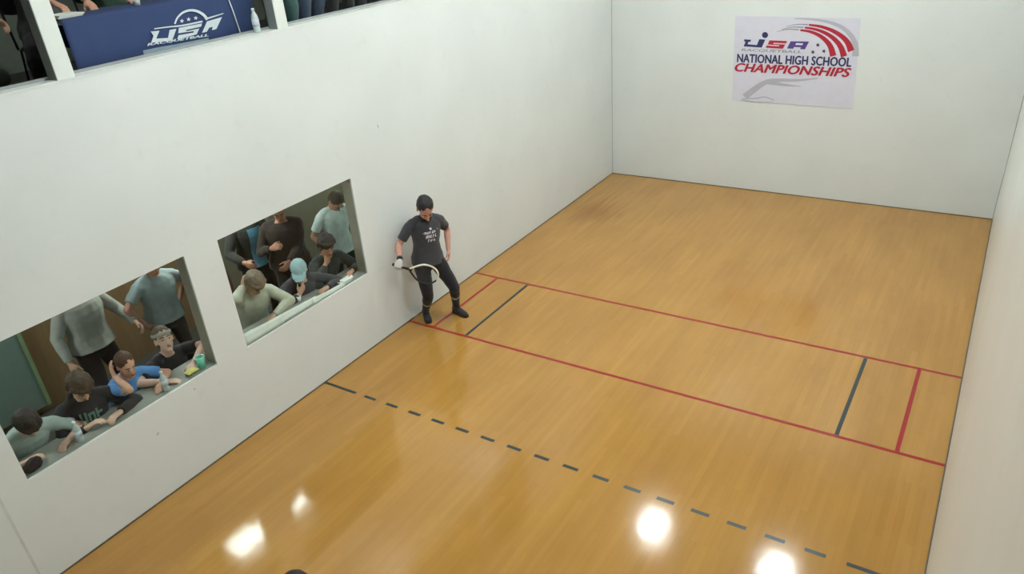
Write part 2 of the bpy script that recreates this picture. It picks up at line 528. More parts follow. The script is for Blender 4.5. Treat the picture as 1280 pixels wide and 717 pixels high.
# counter ledges under the windows
def counter(w, lab):
    e = empty('counter_ledge', (-0.3, (w[0] + w[1]) / 2, 0), lab, 'counter')
    boxobj('top', (-0.34, w[0] - 0.1, w[2] - 0.045), (-TH, w[1] + 0.1, w[2] - 0.005), MT['ledge'], e, 0.004)
    boxobj('sill_board', (-TH, w[0] + 0.002, w[2]), (-0.02, w[1] - 0.002, w[2] + 0.004), MT['ledge'], e)
    for y in (w[0] + 0.05, w[1] - 0.05):
        boxobj('bracket', (-0.30, y - 0.015, w[2] - 0.25), (-TH, y + 0.015, w[2] - 0.045), MT['steel'], e)
counter(W1, 'grey counter ledge inside the window nearer the camera')
counter(W2, 'grey counter ledge inside the window beside the player')

def light_panel(loc, sx, sy, m, lab, group):
    x, y, z = loc
    e = empty('ceiling_light', loc, lab, 'light', group)
    f = MB()
    for lo, hi in (((x - sx - .03, y - sy - .03, z - .05), (x + sx + .03, y - sy, z)), ((x - sx - .03, y + sy, z - .05), (x + sx + .03, y + sy + .03, z)),
                   ((x - sx - .03, y - sy, z - .05), (x - sx, y + sy, z)), ((x + sx, y - sy, z - .05), (x + sx + .03, y + sy, z))):
        f.box(lo, hi)
    obj('frame', f, MT['white_trim'], e)
    boxobj('diffuser', (x - sx, y - sy, z - 0.035), (x + sx, y + sy, z - 0.02), m, e)
for y in (-2.30, -5.5, -8.9):
    for x in (1.90, 4.20):
        light_panel((x, y, H), 0.18, 0.25, MT['light'], 'lit court ceiling panel %s, %s row' % ({-2.30: 'nearest the front wall', -5.5: 'above the service box', -8.9: 'behind the dashed line'}[y], 'left' if x < 3 else 'right'), 'court ceiling lights')
light_panel((-1.58, -7.88, 2.75), 0.20, 0.62, MT['light_v'], 'lit ceiling panel between the two viewing windows', 'viewing room lights')
light_panel((-1.60, -11.2, 2.75), 0.23, 0.50, MT['light_v'], 'lit ceiling panel at the end of the viewing room nearer the camera', 'viewing room lights')
light_panel((-1.60, -4.6, 2.75), 0.23, 0.50, MT['light_v'], 'lit ceiling panel at the far end of the viewing room', 'viewing room lights')

# ------------------------------------------------------------------ upper gallery
GF = 3.42
GX = -3.2
struct(boxobj('floor_gallery', (GX, -13.0, GF - 0.12), (-TH, -2.5, GF), MT['dark_floor']), 'dark floor of the upper gallery')
struct(boxobj('wall_gallery_back', (GX - 0.1, -13.0, GF - 0.1), (GX, -2.5, H), mat('gallery_wall_paint', (104, 112, 100), 0.85)), 'dim grey green wall of the gallery')
struct(boxobj('wall_gallery_near_end', (GX, -13.1, GF - 0.1), (-TH, -13.0, H), MT['olive']), 'near end wall of the gallery')
struct(boxobj('wall_gallery_far_end', (GX, -2.5, GF - 0.1), (-TH, -2.4, H), MT['olive']), 'far end wall of the gallery')
struct(boxobj('trim_7', (-TH - 0.02, GY0, SILL), (0.004, GY1, SILL + 0.012), MT['white_trim']), 'thin white sill cap of the gallery opening')
struct(boxobj('trim_8', (-TH, GY0, SILL + 0.012), (-TH + 0.025, GY1, SILL + 0.032), MT['grey_trim']), 'grey track strip along the gallery sill')
struct(boxobj('trim_9', (-0.48, GY0, SILL - 0.06), (-TH - 0.02, -9.42, SILL - 0.02), MT['grey_trim']), 'grey inner ledge of the near gallery bay')
def post(y0, y1, lab):
    e = empty('gallery_post', (-0.06, (y0 + y1) / 2, SILL), lab, 'post', 'white gallery posts')
    boxobj('shaft', (-0.118, y0, SILL + 0.012), (-0.002, y1, 5.55), MT['white_trim'], e, 0.003)
    boxobj('side_shade', (-0.118, y0 - 0.004, SILL + 0.012), (-0.006, y0, 5.55), MT['post_shade'], e)  # thin grey sheet, paints the shaded side of the white shaft
post(-9.392, -9.255, 'white gallery post left of the blue cloth')
post(-7.238, -7.108, 'white gallery post right of the blue cloth')
post(-5.08, -4.95, 'white gallery post nearest the front wall')
light_panel((-1.9, -8.3, H), 0.3, 0.6, MT['light_g'], 'lit gallery ceiling panel above the blue cloth', 'gallery lights')
light_panel((-1.9, -5.2, H), 0.3, 0.6, MT['light_g'], 'lit gallery ceiling panel nearer the front wall', 'gallery lights')

# balcony behind the back wall, where the camera stands
struct(boxobj('floor_balcony', (0, -LEN - 3.2, 3.1), (W, -LEN - 0.12, 3.25), MT['dark_floor']), 'floor of the balcony behind the court')
struct(boxobj('wall_balcony', (-TH, -LEN - 3.3, 0), (W + TH, -LEN - 3.2, H), MT['ceil']), 'wall at the back of the balcony')
struct(boxobj('wall_balcony_side', (W, -LEN - 3.2, 3.0), (W + TH, -LEN - TH, H), MT['ceil']), 'right side wall of the balcony')
struct(boxobj('wall_balcony_other_side', (-TH, -LEN - 3.2, 3.0), (0, -LEN - TH, H), MT['ceil']), 'left side wall of the balcony')

# ------------------------------------------------------------------ print helpers (flat lettering)
def text_mesh(s, ll, lr, ul, name, m, parent, nrm, bold=0.02, extra=0.0):
    """word fitted into the parallelogram ll, lr, ul (3D points)"""
    cu = bpy.data.curves.new('t', 'FONT')
    cu.body = s; cu.size = 1; cu.space_character = 1.02 + extra
    cu.resolution_u = 3
    o = bpy.data.objects.new('t', cu); COL.objects.link(o)
    dg = bpy.context.evaluated_depsgraph_get()
    me = bpy.data.meshes.new_from_object(o.evaluated_get(dg))
    bpy.data.objects.remove(o, do_unlink=True)
    xs = [v.co.x for v in me.vertices]; ys = [v.co.y for v in me.vertices]
    x0, x1, y0, y1 = min(xs), max(xs), min(ys), max(ys)
    ll, lr, ul, nrm = V(ll), V(lr), V(ul), V(nrm)
    vs, fs = [], []
    for i, sh in enumerate(((-1, 0), (1, 0), (0, -1), (0, 1), (0, 0))):      # layered copies give the heavy stroke
        b = len(vs)
        for v in me.vertices:
            u, w = (v.co.x + sh[0] * bold - x0) / (x1 - x0), (v.co.y + sh[1] * bold * .6 - y0) / (y1 - y0)
            vs.append(ll + (lr - ll) * u + (ul - ll) * w + nrm * .0004 * i)
        fs += [[b + k for k in p.vertices] for p in me.polygons]
    bpy.data.meshes.remove(me)
    me = bpy.data.meshes.new(name)
    me.from_pydata([tuple(p) for p in vs], [], fs)
    me.update()
    me.name = name
    return link(name, me, m, parent)

def band(mb, pts, w0, w1, f, sub=6, wmid=None):
    """curved band through 2D pts (Catmull-Rom), width w0 -> w1, mapped by f"""
    P = [V((a, b)) for a, b in pts]
    Q = []
    for i in range(len(P) - 1):
        p0 = P[i - 1] if i else P[0] * 2 - P[1]
        p3 = P[i + 2] if i + 2 < len(P) else P[-1] * 2 - P[-2]
        for k in range(sub):
            t = k / sub
            Q.append(0.5 * (2 * P[i] + (P[i + 1] - p0) * t + (2 * p0 - 5 * P[i] + 4 * P[i + 1] - p3) * t * t + (3 * P[i] - p0 - 3 * P[i + 1] + p3) * t ** 3))
    Q.append(P[-1])
    b = len(mb.v)
    n = len(Q)
    for i, q in enumerate(Q):
        d = (Q[min(i + 1, n - 1)] - Q[max(i - 1, 0)]).normalized()
        nn = V((-d.y, d.x)); t = i / (n - 1); w = (w0 + (w1 - w0) * t) / 2
        mb.v += [V(f(*(q + nn * w))), V(f(*(q - nn * w)))]
    for i in range(n - 1):
        mb.f.append([b + 2 * i, b + 2 * i + 1, b + 2 * i + 3, b + 2 * i + 2])

def star(mb, x, y, r, f, rot=0):
    mb.poly([f(x + (r if k % 2 == 0 else r * 0.42) * math.sin(rot + k * PI / 5), y - (r if k % 2 == 0 else r * 0.42) * math.cos(rot + k * PI / 5)) for k in range(10)])

def disc(mb, x, y, r, f, n=16):
    mb.poly([f(x + r * math.cos(2 * PI * k / n), y + r * math.sin(2 * PI * k / n)) for k in range(n)])

# ------------------------------------------------------------------ banner on the front wall
def quad2(c, u, v):
    U, Q = u / 1000, v / 1000
    return c[0] + c[1] * U + c[2] * Q + c[3] * U * Q + c[4] * U * U + c[5] * Q * Q
BX = (1.85551, 2.38543, 0.14143, 0.16179, -0.2234, 0.02136)
BZ = (2.89729, 0.00674, -2.20844, 0.22936, -0.00819, -0.18616)
def bpt(d):
    return lambda u, v: (quad2(BX, u, v), -d, quad2(BZ, u, v))
ban = empty('banner', (3.04, 0, 1.48), 'white tournament banner with red arcs and lettering on the front wall', 'banner')
bb = MB()
nx, nz = 12, 8
cor = [bpt(0)(103, 52), bpt(0)(938, 68), bpt(0)(880, 668), bpt(0)(80, 612)]
def bpos(u, v):
    a = V(cor[0]).lerp(V(cor[1]), u); b = V(cor[3]).lerp(V(cor[2]), u)
    return a.lerp(b, v)
for j in range(nz + 1):
    for i in range(nx + 1):
        p = bpos(i / nx, j / nz)
        bb.v.append(V((p.x, -0.006, p.z)))
for j in range(nz):
    for i in range(nx):
        k = j * (nx + 1) + i
        bb.f.append([k, k + nx + 1, k + nx + 2, k + 1])
sheet = obj('sheet', bb, MT['banner'], ban)
so = sheet.modifiers.new('thick', 'SOLIDIFY'); so.thickness = 0.004; so.offset = -1
NB = V((0, -1, 0))
g1, g2, g3, g4 = bpt(0.0072), bpt(0.0080), bpt(0.0088), bpt(0.0096)
mb = MB()
band(mb, [(495, 70), (600, 74), (700, 88), (800, 122), (868, 180), (898, 245), (900, 320)], 6, 46, g1)
band(mb, [(165, 590), (235, 535), (310, 490), (400, 478), (520, 478), (650, 466)], 46, 8, g1)
obj('pale_swoosh', mb, MT['ghost'], ban)
mb = MB()
band(mb, [(310, 490), (420, 508), (540, 520)], 30, 4, g2)
obj('pale_swoosh', mb, MT['ghost'], ban)
mb = MB()
band(mb, [(140, 605), (240, 598), (300, 590), (360, 612)], 8, 8, g2)
band(mb, [(150, 610), (240, 622), (350, 622)], 6, 5, g2)
obj('pale_outline', mb, MT['ghost'], ban)
for pts, w in (([(533, 146), (600, 157), (660, 182), (705, 217), (735, 258), (752, 318)], 36), ([(563, 129), (640, 143), (710, 171), (765, 211), (803, 260), (824, 321)], 36),
               ([(590, 111), (670, 123), (750, 151), (812, 190), (850, 232), (872, 285)], 38)):
    mb = MB(); band(mb, pts, 12, w + 7, g2); obj('red_arc', mb, MT['redp'], ban)
for pts in ([(378, 156), (450, 141), (525, 144)], [(412, 142), (480, 127), (555, 128)], [(440, 122), (510, 109), (585, 110)]):
    mb = MB(); band(mb, pts, 3, 9, g2); obj('grey_arc_tail', mb, MT['greyp'], ban)
for x, y in ((650, 245), (690, 286), (617, 292), (660, 268)):
    if (x, y) != (660, 268):
        mb = MB(); star(mb, x, y, 16, g2, 0.3); obj('star', mb, MT['navy'], ban)
mb = MB(); mb.poly([g2(*p) for p in ((163, 207), (208, 210), (202, 224), (190, 224), (184, 240), (246, 245), (262, 206), (302, 209), (278, 262), (158, 254), (171, 222), (160, 220))]); obj('letter_u', mb, MT['navy'], ban)
mb = MB(); disc(mb, 300, 179, 20, g2); obj('ball_dot', mb, MT['navy'], ban)
mb = MB(); mb.poly([g2(*p) for p in ((330, 214), (447, 219), (439, 234), (358, 230), (354, 238), (434, 242), (418, 270), (304, 263), (311, 248), (392, 254), (396, 247), (317, 242))]); obj('letter_s', mb, MT['redp'], ban)
mb = MB(); mb.poly([g2(*p) for p in ((470, 220), (592, 222), (564, 274), (532, 272), (538, 260), (492, 258), (486, 270), (445, 268))]); la = obj('letter_a', mb, MT['purple'], ban)
mb = MB(); mb.poly([g3(*p) for p in ((507, 232), (553, 234), (547, 246), (500, 244))]); obj('letter_gap', mb, MT['whitep'], ban)
text_mesh('RACQUETBALL', g2(143, 288), g2(540, 303), g2(150, 268), 'small_lettering', MT['greyp'], ban, NB, 0.03)
text_mesh('NATIONAL HIGH SCHOOL', g3(115, 358), g3(868, 389), g3(118, 303), 'navy_lettering', MT['navy'], ban, NB, 0.042)
text_mesh('CHAMPIONSHIPS', g4(93, 418), g4(848, 457), g4(114, 364), 'red_lettering', MT['redp'], ban, NB, 0.04)

# ------------------------------------------------------------------ gallery table with blue cloth
TZ = 4.13
TY0, TY1 = -9.09, -7.26
tb = empty('folding_table', (-0.6, -8.2, GF), 'long folding table standing under a blue cloth in the gallery', 'table')
boxobj('table_top', (-0.74, TY0 + .03, TZ - 0.045), (-0.27, TY1 - .03, TZ - 0.012), mat('table_laminate', (190, 190, 182), 0.5), tb, 0.005)
for x in (-0.68, -0.33):
    for y in (TY0 + 0.15, TY1 - 0.15):
        obj('leg', MB().tube([(x, y, GF), (x, y, TZ - 0.045)], [0.014, 0.014], 10), MT['steel'], tb, True)
tc_ = MB()
prof = [(-0.74, TZ - 0.25), (-0.75, TZ - 0.08), (-0.745, TZ - 0.004), (-0.73, TZ), (-0.60, TZ), (-0.275, TZ), (-0.255, TZ - 0.006), (-0.248, TZ - 0.03), (-0.246, TZ - 0.3), (-0.244, GF + 0.03)]
ny = 48
for j, (x, z) in enumerate(prof):
    for i in range(ny + 1):
        y = TY0 + (TY1 - TY0) * i / ny
        dx = 0.0
        if j >= 8: dx = 0.010 * math.sin(i * 1.3) * (j - 7) / 2
        tc_.v.append(V((x + dx * 0.4, y, z)))
for j in range(len(prof) - 1):
    for i in range(ny):
        k = j * (ny + 1) + i
        tc_.f.append([k, k + 1, k + ny + 2, k + ny + 1])
tcl = empty('table_cloth', (-0.6, -8.2, TZ), 'royal blue table cloth with white printed logo in the gallery', 'tablecloth')
cl = obj('cloth', tc_, MT['cloth_blue'], tcl, True)
so = cl.modifiers.new('thick', 'SOLIDIFY'); so.thickness = 0.003; so.offset = -1
QY = (-8.46368, 0.76777, -0.22929, -0.0027, 0.09321, -0.00485)
QZ = (4.18506, -0.10133, -0.63895, -0.07791, -0.01633, -0.01955)
def cpt(x):
    return lambda u, v: (x, quad2(QY, u, v), quad2(QZ, u, v))
c1, c2 = cpt(-0.238), cpt(-0.2365)
for n_, pl in (('letter_u', ((198, 352), (298, 345), (262, 432), (395, 425), (412, 335), (488, 322), (440, 458), (205, 478), (232, 400))),
               ('letter_s', ((515, 312), (775, 262), (765, 298), (600, 335), (598, 350), (745, 318), (715, 385), (498, 440), (512, 395), (680, 365), (685, 348), (510, 372))),
               ('letter_a', ((830, 240), (1000, 190), (935, 325), (885, 338), (897, 300), (856, 310), (830, 355), (775, 368)))):
    mb = MB(); mb.poly([c1(*p) for p in pl]); obj(n_, mb, MT['cloth_print'], tcl)
mb = MB(); band(mb, [(470, 268), (500, 200), (560, 142), (640, 116), (720, 126), (790, 165), (835, 220)], 18, 34, c1); obj('arc', mb, MT['cloth_print'], tcl)
mb = MB(); band(mb, [(240, 322), (400, 302), (560, 285), (780, 240)], 12, 20, c1); band(mb, [(840, 205), (920, 180), (1015, 150)], 20, 10, c1); obj('stroke', mb, MT['cloth_print'], tcl)
for x, y in ((550, 235), (625, 217), (705, 202)):
    mb = MB(); star(mb, x, y, 26, c1, 0.1); obj('star', mb, MT['cloth_print'], tcl)
mb = MB(); band(mb, [(118, 590), (300, 550), (480, 515), (850, 438)], 52, 30, c1); obj('racket_stroke', mb, MT['cloth_print2'], tcl)
mb = MB(); band(mb, [(290, 600), (370, 600)], 60, 50, c1); obj('racket_handle', mb, MT['cloth_print2'], tcl)
text_mesh('RACQUETBALL', c2(163, 520), c2(840, 410), c2(178, 484), 'lettering', MT['cloth_print'], tcl, V((1, 0, 0)), 0.05)

# ------------------------------------------------------------------ people
def ik(a, t, l1, l2, pole):
    a, t = V(a), V(t)
    d = t - a
    L = d.length
    L = max(abs(l1 - l2) + 0.01, min(L, (l1 + l2) * 0.995))
    dn = d.normalized()
    pr = (l1 * l1 - l2 * l2 + L * L) / (2 * L)
    h = math.sqrt(max(0, l1 * l1 - pr * pr))
    p = V(pole); p = (p - dn * p.dot(dn))
    p = p.normalized() if p.length > 1e-4 else V((0, 0, 1))
    return a + dn * pr + p * h, a + dn * L

TORSO = [(-0.11, .085, .085, 0.0), (-0.05, .165, .115, -.01), (0.03, .172, .118, -.01), (0.11, .155, .105, 0), (0.20, .145, .100, .005), (0.30, .158, .110, .008),
         (0.38, .170, .112, .004), (0.45, .160, .098, 0), (0.50, .115, .072, -.004), (0.535, .062, .060, 0)]

def hand(mb, wrist, d, n, side, s, curl=0.5, infl=0.0, thumb=0.5, n_f=4):
    """palm with four fingers and a thumb; d finger direction, n palm normal, side = +1 left hand, -1 right hand"""
    d = d.normalized(); n = (n - d * n.dot(d)).normalized()
    t = (n.cross(d) if side > 0 else d.cross(n)).normalized()      # thumb side
    k = s
    rs = []
    for a, w, h in ((-.012, .026, .022), (.01, .030, .020), (.045, .040, .017), (.08, .042, .015), (.097, .040, .012)):
        rs.append((wrist + d * a * k, t * (w + infl) * k, n * (h + infl) * k))
    mb.rings(rs, 12, 0.8)
    for i, (off, ln) in enumerate(((.031, .072), (.0105, .081), (-.0105, .075), (-.031, .058))):
        p = wrist + d * .088 * k + t * off * k
        ang = 0.12 * curl
        pts = [p]; rr = [(.0098 + infl) * k]
        fan = t * (off * 1.6)
        for seg, fr in enumerate((.45, .32, .26)):
            ang += curl * (0.75 if seg == 0 else 0.9)
            dd = (d * math.cos(ang) + n * math.sin(ang) + fan * (1 - min(1, curl))).normalized()
            p = p + dd * ln * fr * k
            pts.append(p); rr.append((.0092 - .0010 * seg + infl) * k)
        mb.tube(pts, rr, 8, True, True)
    p = wrist + d * .022 * k + t * .026 * k
    d1 = (d * 0.62 + t * 0.75 * (1 - thumb * 0.6) + n * 0.5 * (0.3 + thumb)).normalized()
    p1 = p + d1 * .045 * k
    d2 = (d * 0.85 + t * 0.25 * (1 - thumb) + n * 0.75 * thumb).normalized()
    p2 = p1 + d2 * .032 * k
    p3 = p2 + (d2 + n * 0.3 * thumb).normalized() * .024 * k
    mb.tube([p, p1, p2, p3], [(.014 + infl) * k, (.012 + infl) * k, (.0105 + infl) * k, (.0085 + infl) * k], 8, True, True)
    return t

def person(label, yaw, head=None, hs=1.06, pelvis=None, ht=1.75, lean=0.0, side=0.0, hyaw=None, hpitch=0.2, neckf=0.0, feet=None, hands=None, poles=None, floor_z=0.0,
           skin_c=(200, 150, 125), hair_c=(45, 34, 28), hair='short', shirt_c=(90, 90, 95), sleeve='short', pants_c=(35, 35, 40), pants='long', shoe_c=(40, 40, 44), sock_c=None,
           hood=False, cap_c=None, headband_c=None, beard=False, voxel=0.0105, seed=1, hem=-0.07, curl=(0.6, 0.6), group=None, seated=False, hand_dir=None, palm=None, glove=None,
           band_c=None, jacket_c=None, fold=0.006, fat=1.0, knee_pole=None, shirt_name='shirt'):
    s = ht / 1.75; h = s * hs
    f = V((math.cos(yaw), math.sin(yaw), 0)); l = V((-math.sin(yaw), math.cos(yaw), 0)); z = V((0, 0, 1))
    # spine
    def spine_dir(t):
        k = min(1, max(0, (t + 0.05) / 0.28)); a = lean * (0.25 + 0.75 * k); b = side * (0.25 + 0.75 * k)
        return (f * math.sin(a) + l * math.sin(b) + z * math.cos(a) * math.cos(b)).normalized()
    tab = {}
    q = V((0, 0, 0)); t = 0.0; st = 0.01
    P_ = [(0.0, q.copy())]
    while t < 0.56:
        q = q + spine_dir(t) * st * s; t += st; P_.append((t, q.copy()))
    def spos(t):
        if t <= 0: return spine_dir(0) * t * s
        i = min(int(t / st), len(P_) - 2)
        k = t / st - i
        return P_[i][1].lerp(P_[i + 1][1], k)
    ud = spine_dir(1)
    fc = (f - ud * f.dot(ud)).normalized(); lc = ud.cross(fc)
    hy = yaw if hyaw is None else hyaw
    hf0 = V((math.cos(hy), math.sin(hy), 0))
    hf = hf0 * math.cos(hpitch) - z * math.sin(hpitch)
    hu = hf0 * math.sin(hpitch) + z * math.cos(hpitch)
    hl = hu.cross(hf)
    nb = spos(0.525)
    nd = (ud * 0.55 + z * 0.45 + hf0 * (0.20 + neckf)).normalized()
    hc = nb + nd * 0.105 * s + hu * 0.065 * s + hf * 0.02 * s
    if head is not None:
        pel = V(head) - hc
    else:
        pel = V(pelvis)
    base = V((pel.x, pel.y, floor_z))
    root = empty('person', base, label, 'person', group)
    S = lambda t: pel + spos(t)
    def tring(t, w, d, o, infl=0.0):
        k = min(1, max(0, (t + 0.05) / 0.3))
        dd = spine_dir(t)
        ff = (f - dd * f.dot(dd)).normalized(); ll = dd.cross(ff)
        return (S(t) + ff * o * s, ll * (w * fat + infl) * s, ff * (d * fat + infl) * s)
    HC = pel + hc; NB_ = pel + nb
    # joints
    sh = {1: S(0.455) + lc * 0.178 * s, -1: S(0.455) - lc * 0.178 * s}
    hip = {1: S(-0.03) + l * 0.09 * s, -1: S(-0.03) - l * 0.09 * s}
    hands = hands or {}; poles = poles or {}; feet = feet or {}
    arm, leg, hd = {}, {}, {}
    for k in (1, -1):
        tgt = hands.get(k)
        tgt = V(tgt) if tgt is not None else sh[k] - z * 0.50 * s + l * k * 0.07 * s + f * 0.06 * s
        el, wr = ik(sh[k], tgt, 0.285 * s, 0.255 * s, poles.get(k, (l * k * 0.5 + z * 0.06 - f * 0.7) if seated else (-f * 0.8 + l * k * 0.5 - z * 0.3)))
        arm[k] = (sh[k], el, wr)
        ft = feet.get(k)
        if ft is None:
            if seated: ft = (pel + f * 0.02 * s + l * k * 0.17, f + l * k * 0.5); ft = (V((ft[0].x, ft[0].y, floor_z)), ft[1])
            else: ft = (V((pel.x, pel.y, floor_z)) + l * k * 0.12 * s, f + l * k * 0.25)
        fp, fd = V(ft[0]), V(ft[1]).normalized()
        kp = knee_pole if knee_pole else ((f * .8 + l * k * 0.5) if seated else (f + l * k * 0.15))
        kn, an = ik(hip[k], fp + z * 0.085 * s, 0.43 * s, 0.42 * s, kp)
        leg[k] = (hip[k], kn, an, fd)
    # ---------------- body
    B = MB()
    B.rings([tring(*r) for r in TORSO], 16, 0.9)
    B.tube([NB_ - nd * 0.05 * s, NB_ + nd * 0.03 * s, HC - hu * 0.05 * s - hf * 0.015 * s], [.062 * s, .055 * s, .052 * s], 12)
    B.ell(HC + hu * .035 * h - hf * .012 * h, hf * .098 * h, hl * .076 * h, hu * .090 * h)
    B.ell(HC + hf * .026 * h - hu * .030 * h, hf * .066 * h, hl * .060 * h, hu * .085 * h)
    B.ell(HC + hf * .058 * h - hu * .098 * h, hf * .030 * h, hl * .032 * h, hu * .022 * h, 10, 7)
    B.ell(HC + hf * .072 * h + hu * .022 * h, hf * .020 * h, hl * .050 * h, hu * .014 * h, 10, 7)
    B.tube([HC + hf * .086 * h + hu * .014 * h, HC + hf * .100 * h - hu * .012 * h, HC + hf * .110 * h - hu * .030 * h], [.009 * h, .011 * h, .014 * h], 8, True, True)
    B.ell(HC + hf * .088 * h - hu * .036 * h, hf * .012 * h, hl * .020 * h, hu * .010 * h, 8, 5)
    B.ell(HC + hf * .082 * h - hu * .062 * h, hf * .012 * h, hl * .024 * h, hu * .012 * h, 8, 5)
    for k in (1, -1):
        B.ell(HC + hl * .076 * k * h - hf * .012 * h - hu * .008 * h, hf * .020 * h, hl * .010 * h, hu * .032 * h, 8, 6)
        a, e_, w_ = arm[k]
        m1 = a.lerp(e_, .35); m2 = e_.lerp(w_, .3)
        B.tube([a + lc * k * -.03 * s, a.lerp(e_, .12), m1, a.lerp(e_, .8), e_], [.056 * s, .056 * s, .049 * s, .040 * s, .038 * s], 12, True, True)
        B.tube([e_, m2, e_.lerp(w_, .75), w_], [.038 * s, .041 * s, .031 * s, .027 * s], 12, True)
        fd = (w_ - e_).normalized()
        hdv = V(hand_dir[k]) if hand_dir and hand_dir.get(k) is not None else fd
        pn = V(palm[k]) if palm and palm.get(k) is not None else (-l * k * 0.8 - f * 0.15 - z * 0.2)
        hdv = hdv.normalized(); pn = pn - hdv * pn.dot(hdv)
        if pn.length < .1: pn = f - hdv * f.dot(hdv)
        pn.normalize()
        th = hand(B, w_, hdv, pn, k, s, curl[0 if k > 0 else 1])
        hd[k] = (w_, hdv, pn, th)
        h_, kn, an, ft = leg[k]
        B.tube([h_, h_.lerp(kn, .3), h_.lerp(kn, .75), kn], [.088 * s, .082 * s, .060 * s, .054 * s], 12, True, True)
        B.tube([kn, kn.lerp(an, .3), kn.lerp(an, .7), an], [.053 * s, .056 * s, .042 * s, .037 * s], 12, True)
        sd = z.cross(ft)
        B.rings([(an - ft * .05 * s - z * .045 * s, sd * .026 * s, z * .030 * s), (an - ft * .01 * s - z * .035 * s, sd * .034 * s, z * .045 * s), (an + ft * .08 * s - z * .052 * s, sd * .040 * s, z * .028 * s),
                 (an + ft * .15 * s - z * .062 * s, sd * .040 * s, z * .018 * s), (an + ft * .18 * s - z * .064 * s, sd * .028 * s, z * .012 * s)], 12)
    remeshed('body', B, skin(skin_c), root, voxel, 3)
    # ---------------- face details
    for k in (1, -1):
        c = HC + hl * .031 * k * h + hf * .083 * h + hu * .004 * h
        eo = obj('eye', MB().ell(c, hf * .009 * h, hl * .012 * h, hu * .0055 * h, 8, 6), MT['eye_white'], root, True)
        obj('iris', MB().ell(c + hf * .0075 * h, hf * .004 * h, hl * .006 * h, hu * .005 * h, 8, 6), MT['iris'], eo, True)
        obj('eyebrow', MB().tube([HC + hl * .014 * k * h + hf * .094 * h + hu * .026 * h, HC + hl * .032 * k * h + hf * .092 * h + hu * .031 * h, HC + hl * .050 * k * h + hf * .078 * h + hu * .026 * h],
            [.004 * h, .005 * h, .003 * h], 6, True, True), hairm(hair_c), root, True)
    obj('mouth', MB().ell(HC + hf * .094 * h - hu * .062 * h, hf * .006 * h, hl * .022 * h, hu * .006 * h, 10, 6), MT['lip'], root, True)
    if beard:
        Bd = MB()
        Bd.ell(HC + hf * .040 * h - hu * .078 * h, hf * .060 * h, hl * .062 * h, hu * .046 * h)
        remeshed('beard', Bd, hairm(hair_c), root, .007, 2, .004, 30, seed)
    if cap_c is None:
        Hh = MB()
        if hair == 'short':
            Hh.ell(HC + hu * .046 * h - hf * .022 * h, hf * .100 * h, hl * .083 * h, hu * .091 * h)
            Hh.ell(HC + hu * .000 * h - hf * .045 * h, hf * .070 * h, hl * .080 * h, hu * .085 * h)
        else:   # fuller, tousled
            Hh.ell(HC + hu * .054 * h - hf * .016 * h, hf * .112 * h, hl * .094 * h, hu * .094 * h)
            Hh.ell(HC + hu * .000 * h - hf * .042 * h, hf * .080 * h, hl * .092 * h, hu * .100 * h)
            for q_ in range(9):
                a_ = -1.2 + 2.4 * q_ / 8
                c_ = HC + hu * .072 * h + hf * .080 * math.cos(a_) * h + hl * .075 * math.sin(a_) * h
                Hh.ell(c_, hf * .026 * h, hl * .026 * h, hu * .026 * h, 8, 6)
        remeshed('hair', Hh, hairm(hair_c), root, .008, 2, .008 if hair != 'short' else .004, 24, seed)
    else:
        Ch = MB()
        Ch.ell(HC + hu * .050 * h - hf * .012 * h, hf * .108 * h, hl * .087 * h, hu * .085 * h)
        Ch.rings([(HC + hu * .060 * h + hf * .055 * h, hl * .080 * h, hu * .008 * h), (HC + hu * .052 * h + hf * .12 * h, hl * .075 * h, hu * .008 * h), (HC + hu * .040 * h + hf * .165 * h, hl * .045 * h, hu * .006 * h)], 12)
        remeshed('cap', Ch, cloth(cap_c), root, .007, 3)
        Hh = MB(); Hh.ell(HC - hf * .040 * h - hu * .005 * h, hf * .068 * h, hl * .079 * h, hu * .07 * h)
        remeshed('hair', Hh, hairm(hair_c), root, .009, 2, .004, 24, seed)
    if headband_c is not None:
        rs = [(HC + hu * a * h - hf * .016 * h, hf * w_ * h, hl * v_ * h) for a, w_, v_ in ((.040, .1055, .0860), (.055, .1065, .0865), (.070, .1035, .0850))]
        obj('headband', MB().rings(rs, 24), cloth(headband_c), root, True)
    # ---------------- clothes
    T = MB()
    I = 0.016 if sleeve == 'short' else 0.024
    rr = [tring(hem, .178, .132, -.006, I + .010)] + [tring(*r, I + (.010 if r[0] < .06 else 0)) for r in TORSO if hem + .02 < r[0] < 0.47] + [tring(.495, .125, .080, -.004, I * .7), tring(.522, .078, .068, 0, .004)]
    T.rings(rr, 18, 0.9)
    for k in (1, -1):
        a, e_, w_ = arm[k]
        T.tube([S(.492) - lc * k * .02 * s, S(.488) + lc * k * .09 * s, a - lc * k * .012 * s], [.060 * s, .061 * s, .064 * s], 12, False, True)
        if sleeve == 'short':
            end = a.lerp(e_, .72)
            T.tube([a - lc * k * .04 * s, a.lerp(e_, .10), a.lerp(e_, .4), end], [.062 * s, .067 * s, .063 * s, .061 * s], 14)
        else:
            T.tube([a - lc * k * .04 * s, a.lerp(e_, .10), a.lerp(e_, .4), e_], [.064 * s, .070 * s, .066 * s, .056 * s], 14, False, True)
            T.tube([e_, e_.lerp(w_, .5), e_.lerp(w_, .93)], [.056 * s, .052 * s, .040 * s], 14, True)
    if hood:
        c = S(0.50)
        pts, rd = [], []
        for q_ in range(9):
            a_ = PI * (0.02 + 0.96 * q_ / 8)
            pts.append(c - fc * math.sin(a_) * .085 * s + lc * math.cos(a_) * .10 * s + ud * (.015 + .035 * math.sin(a_)) * s + fc * .02 * s)
            rd.append((.024 + .022 * math.sin(a_)) * s)
        T.tube(pts, rd, 10, True, True)
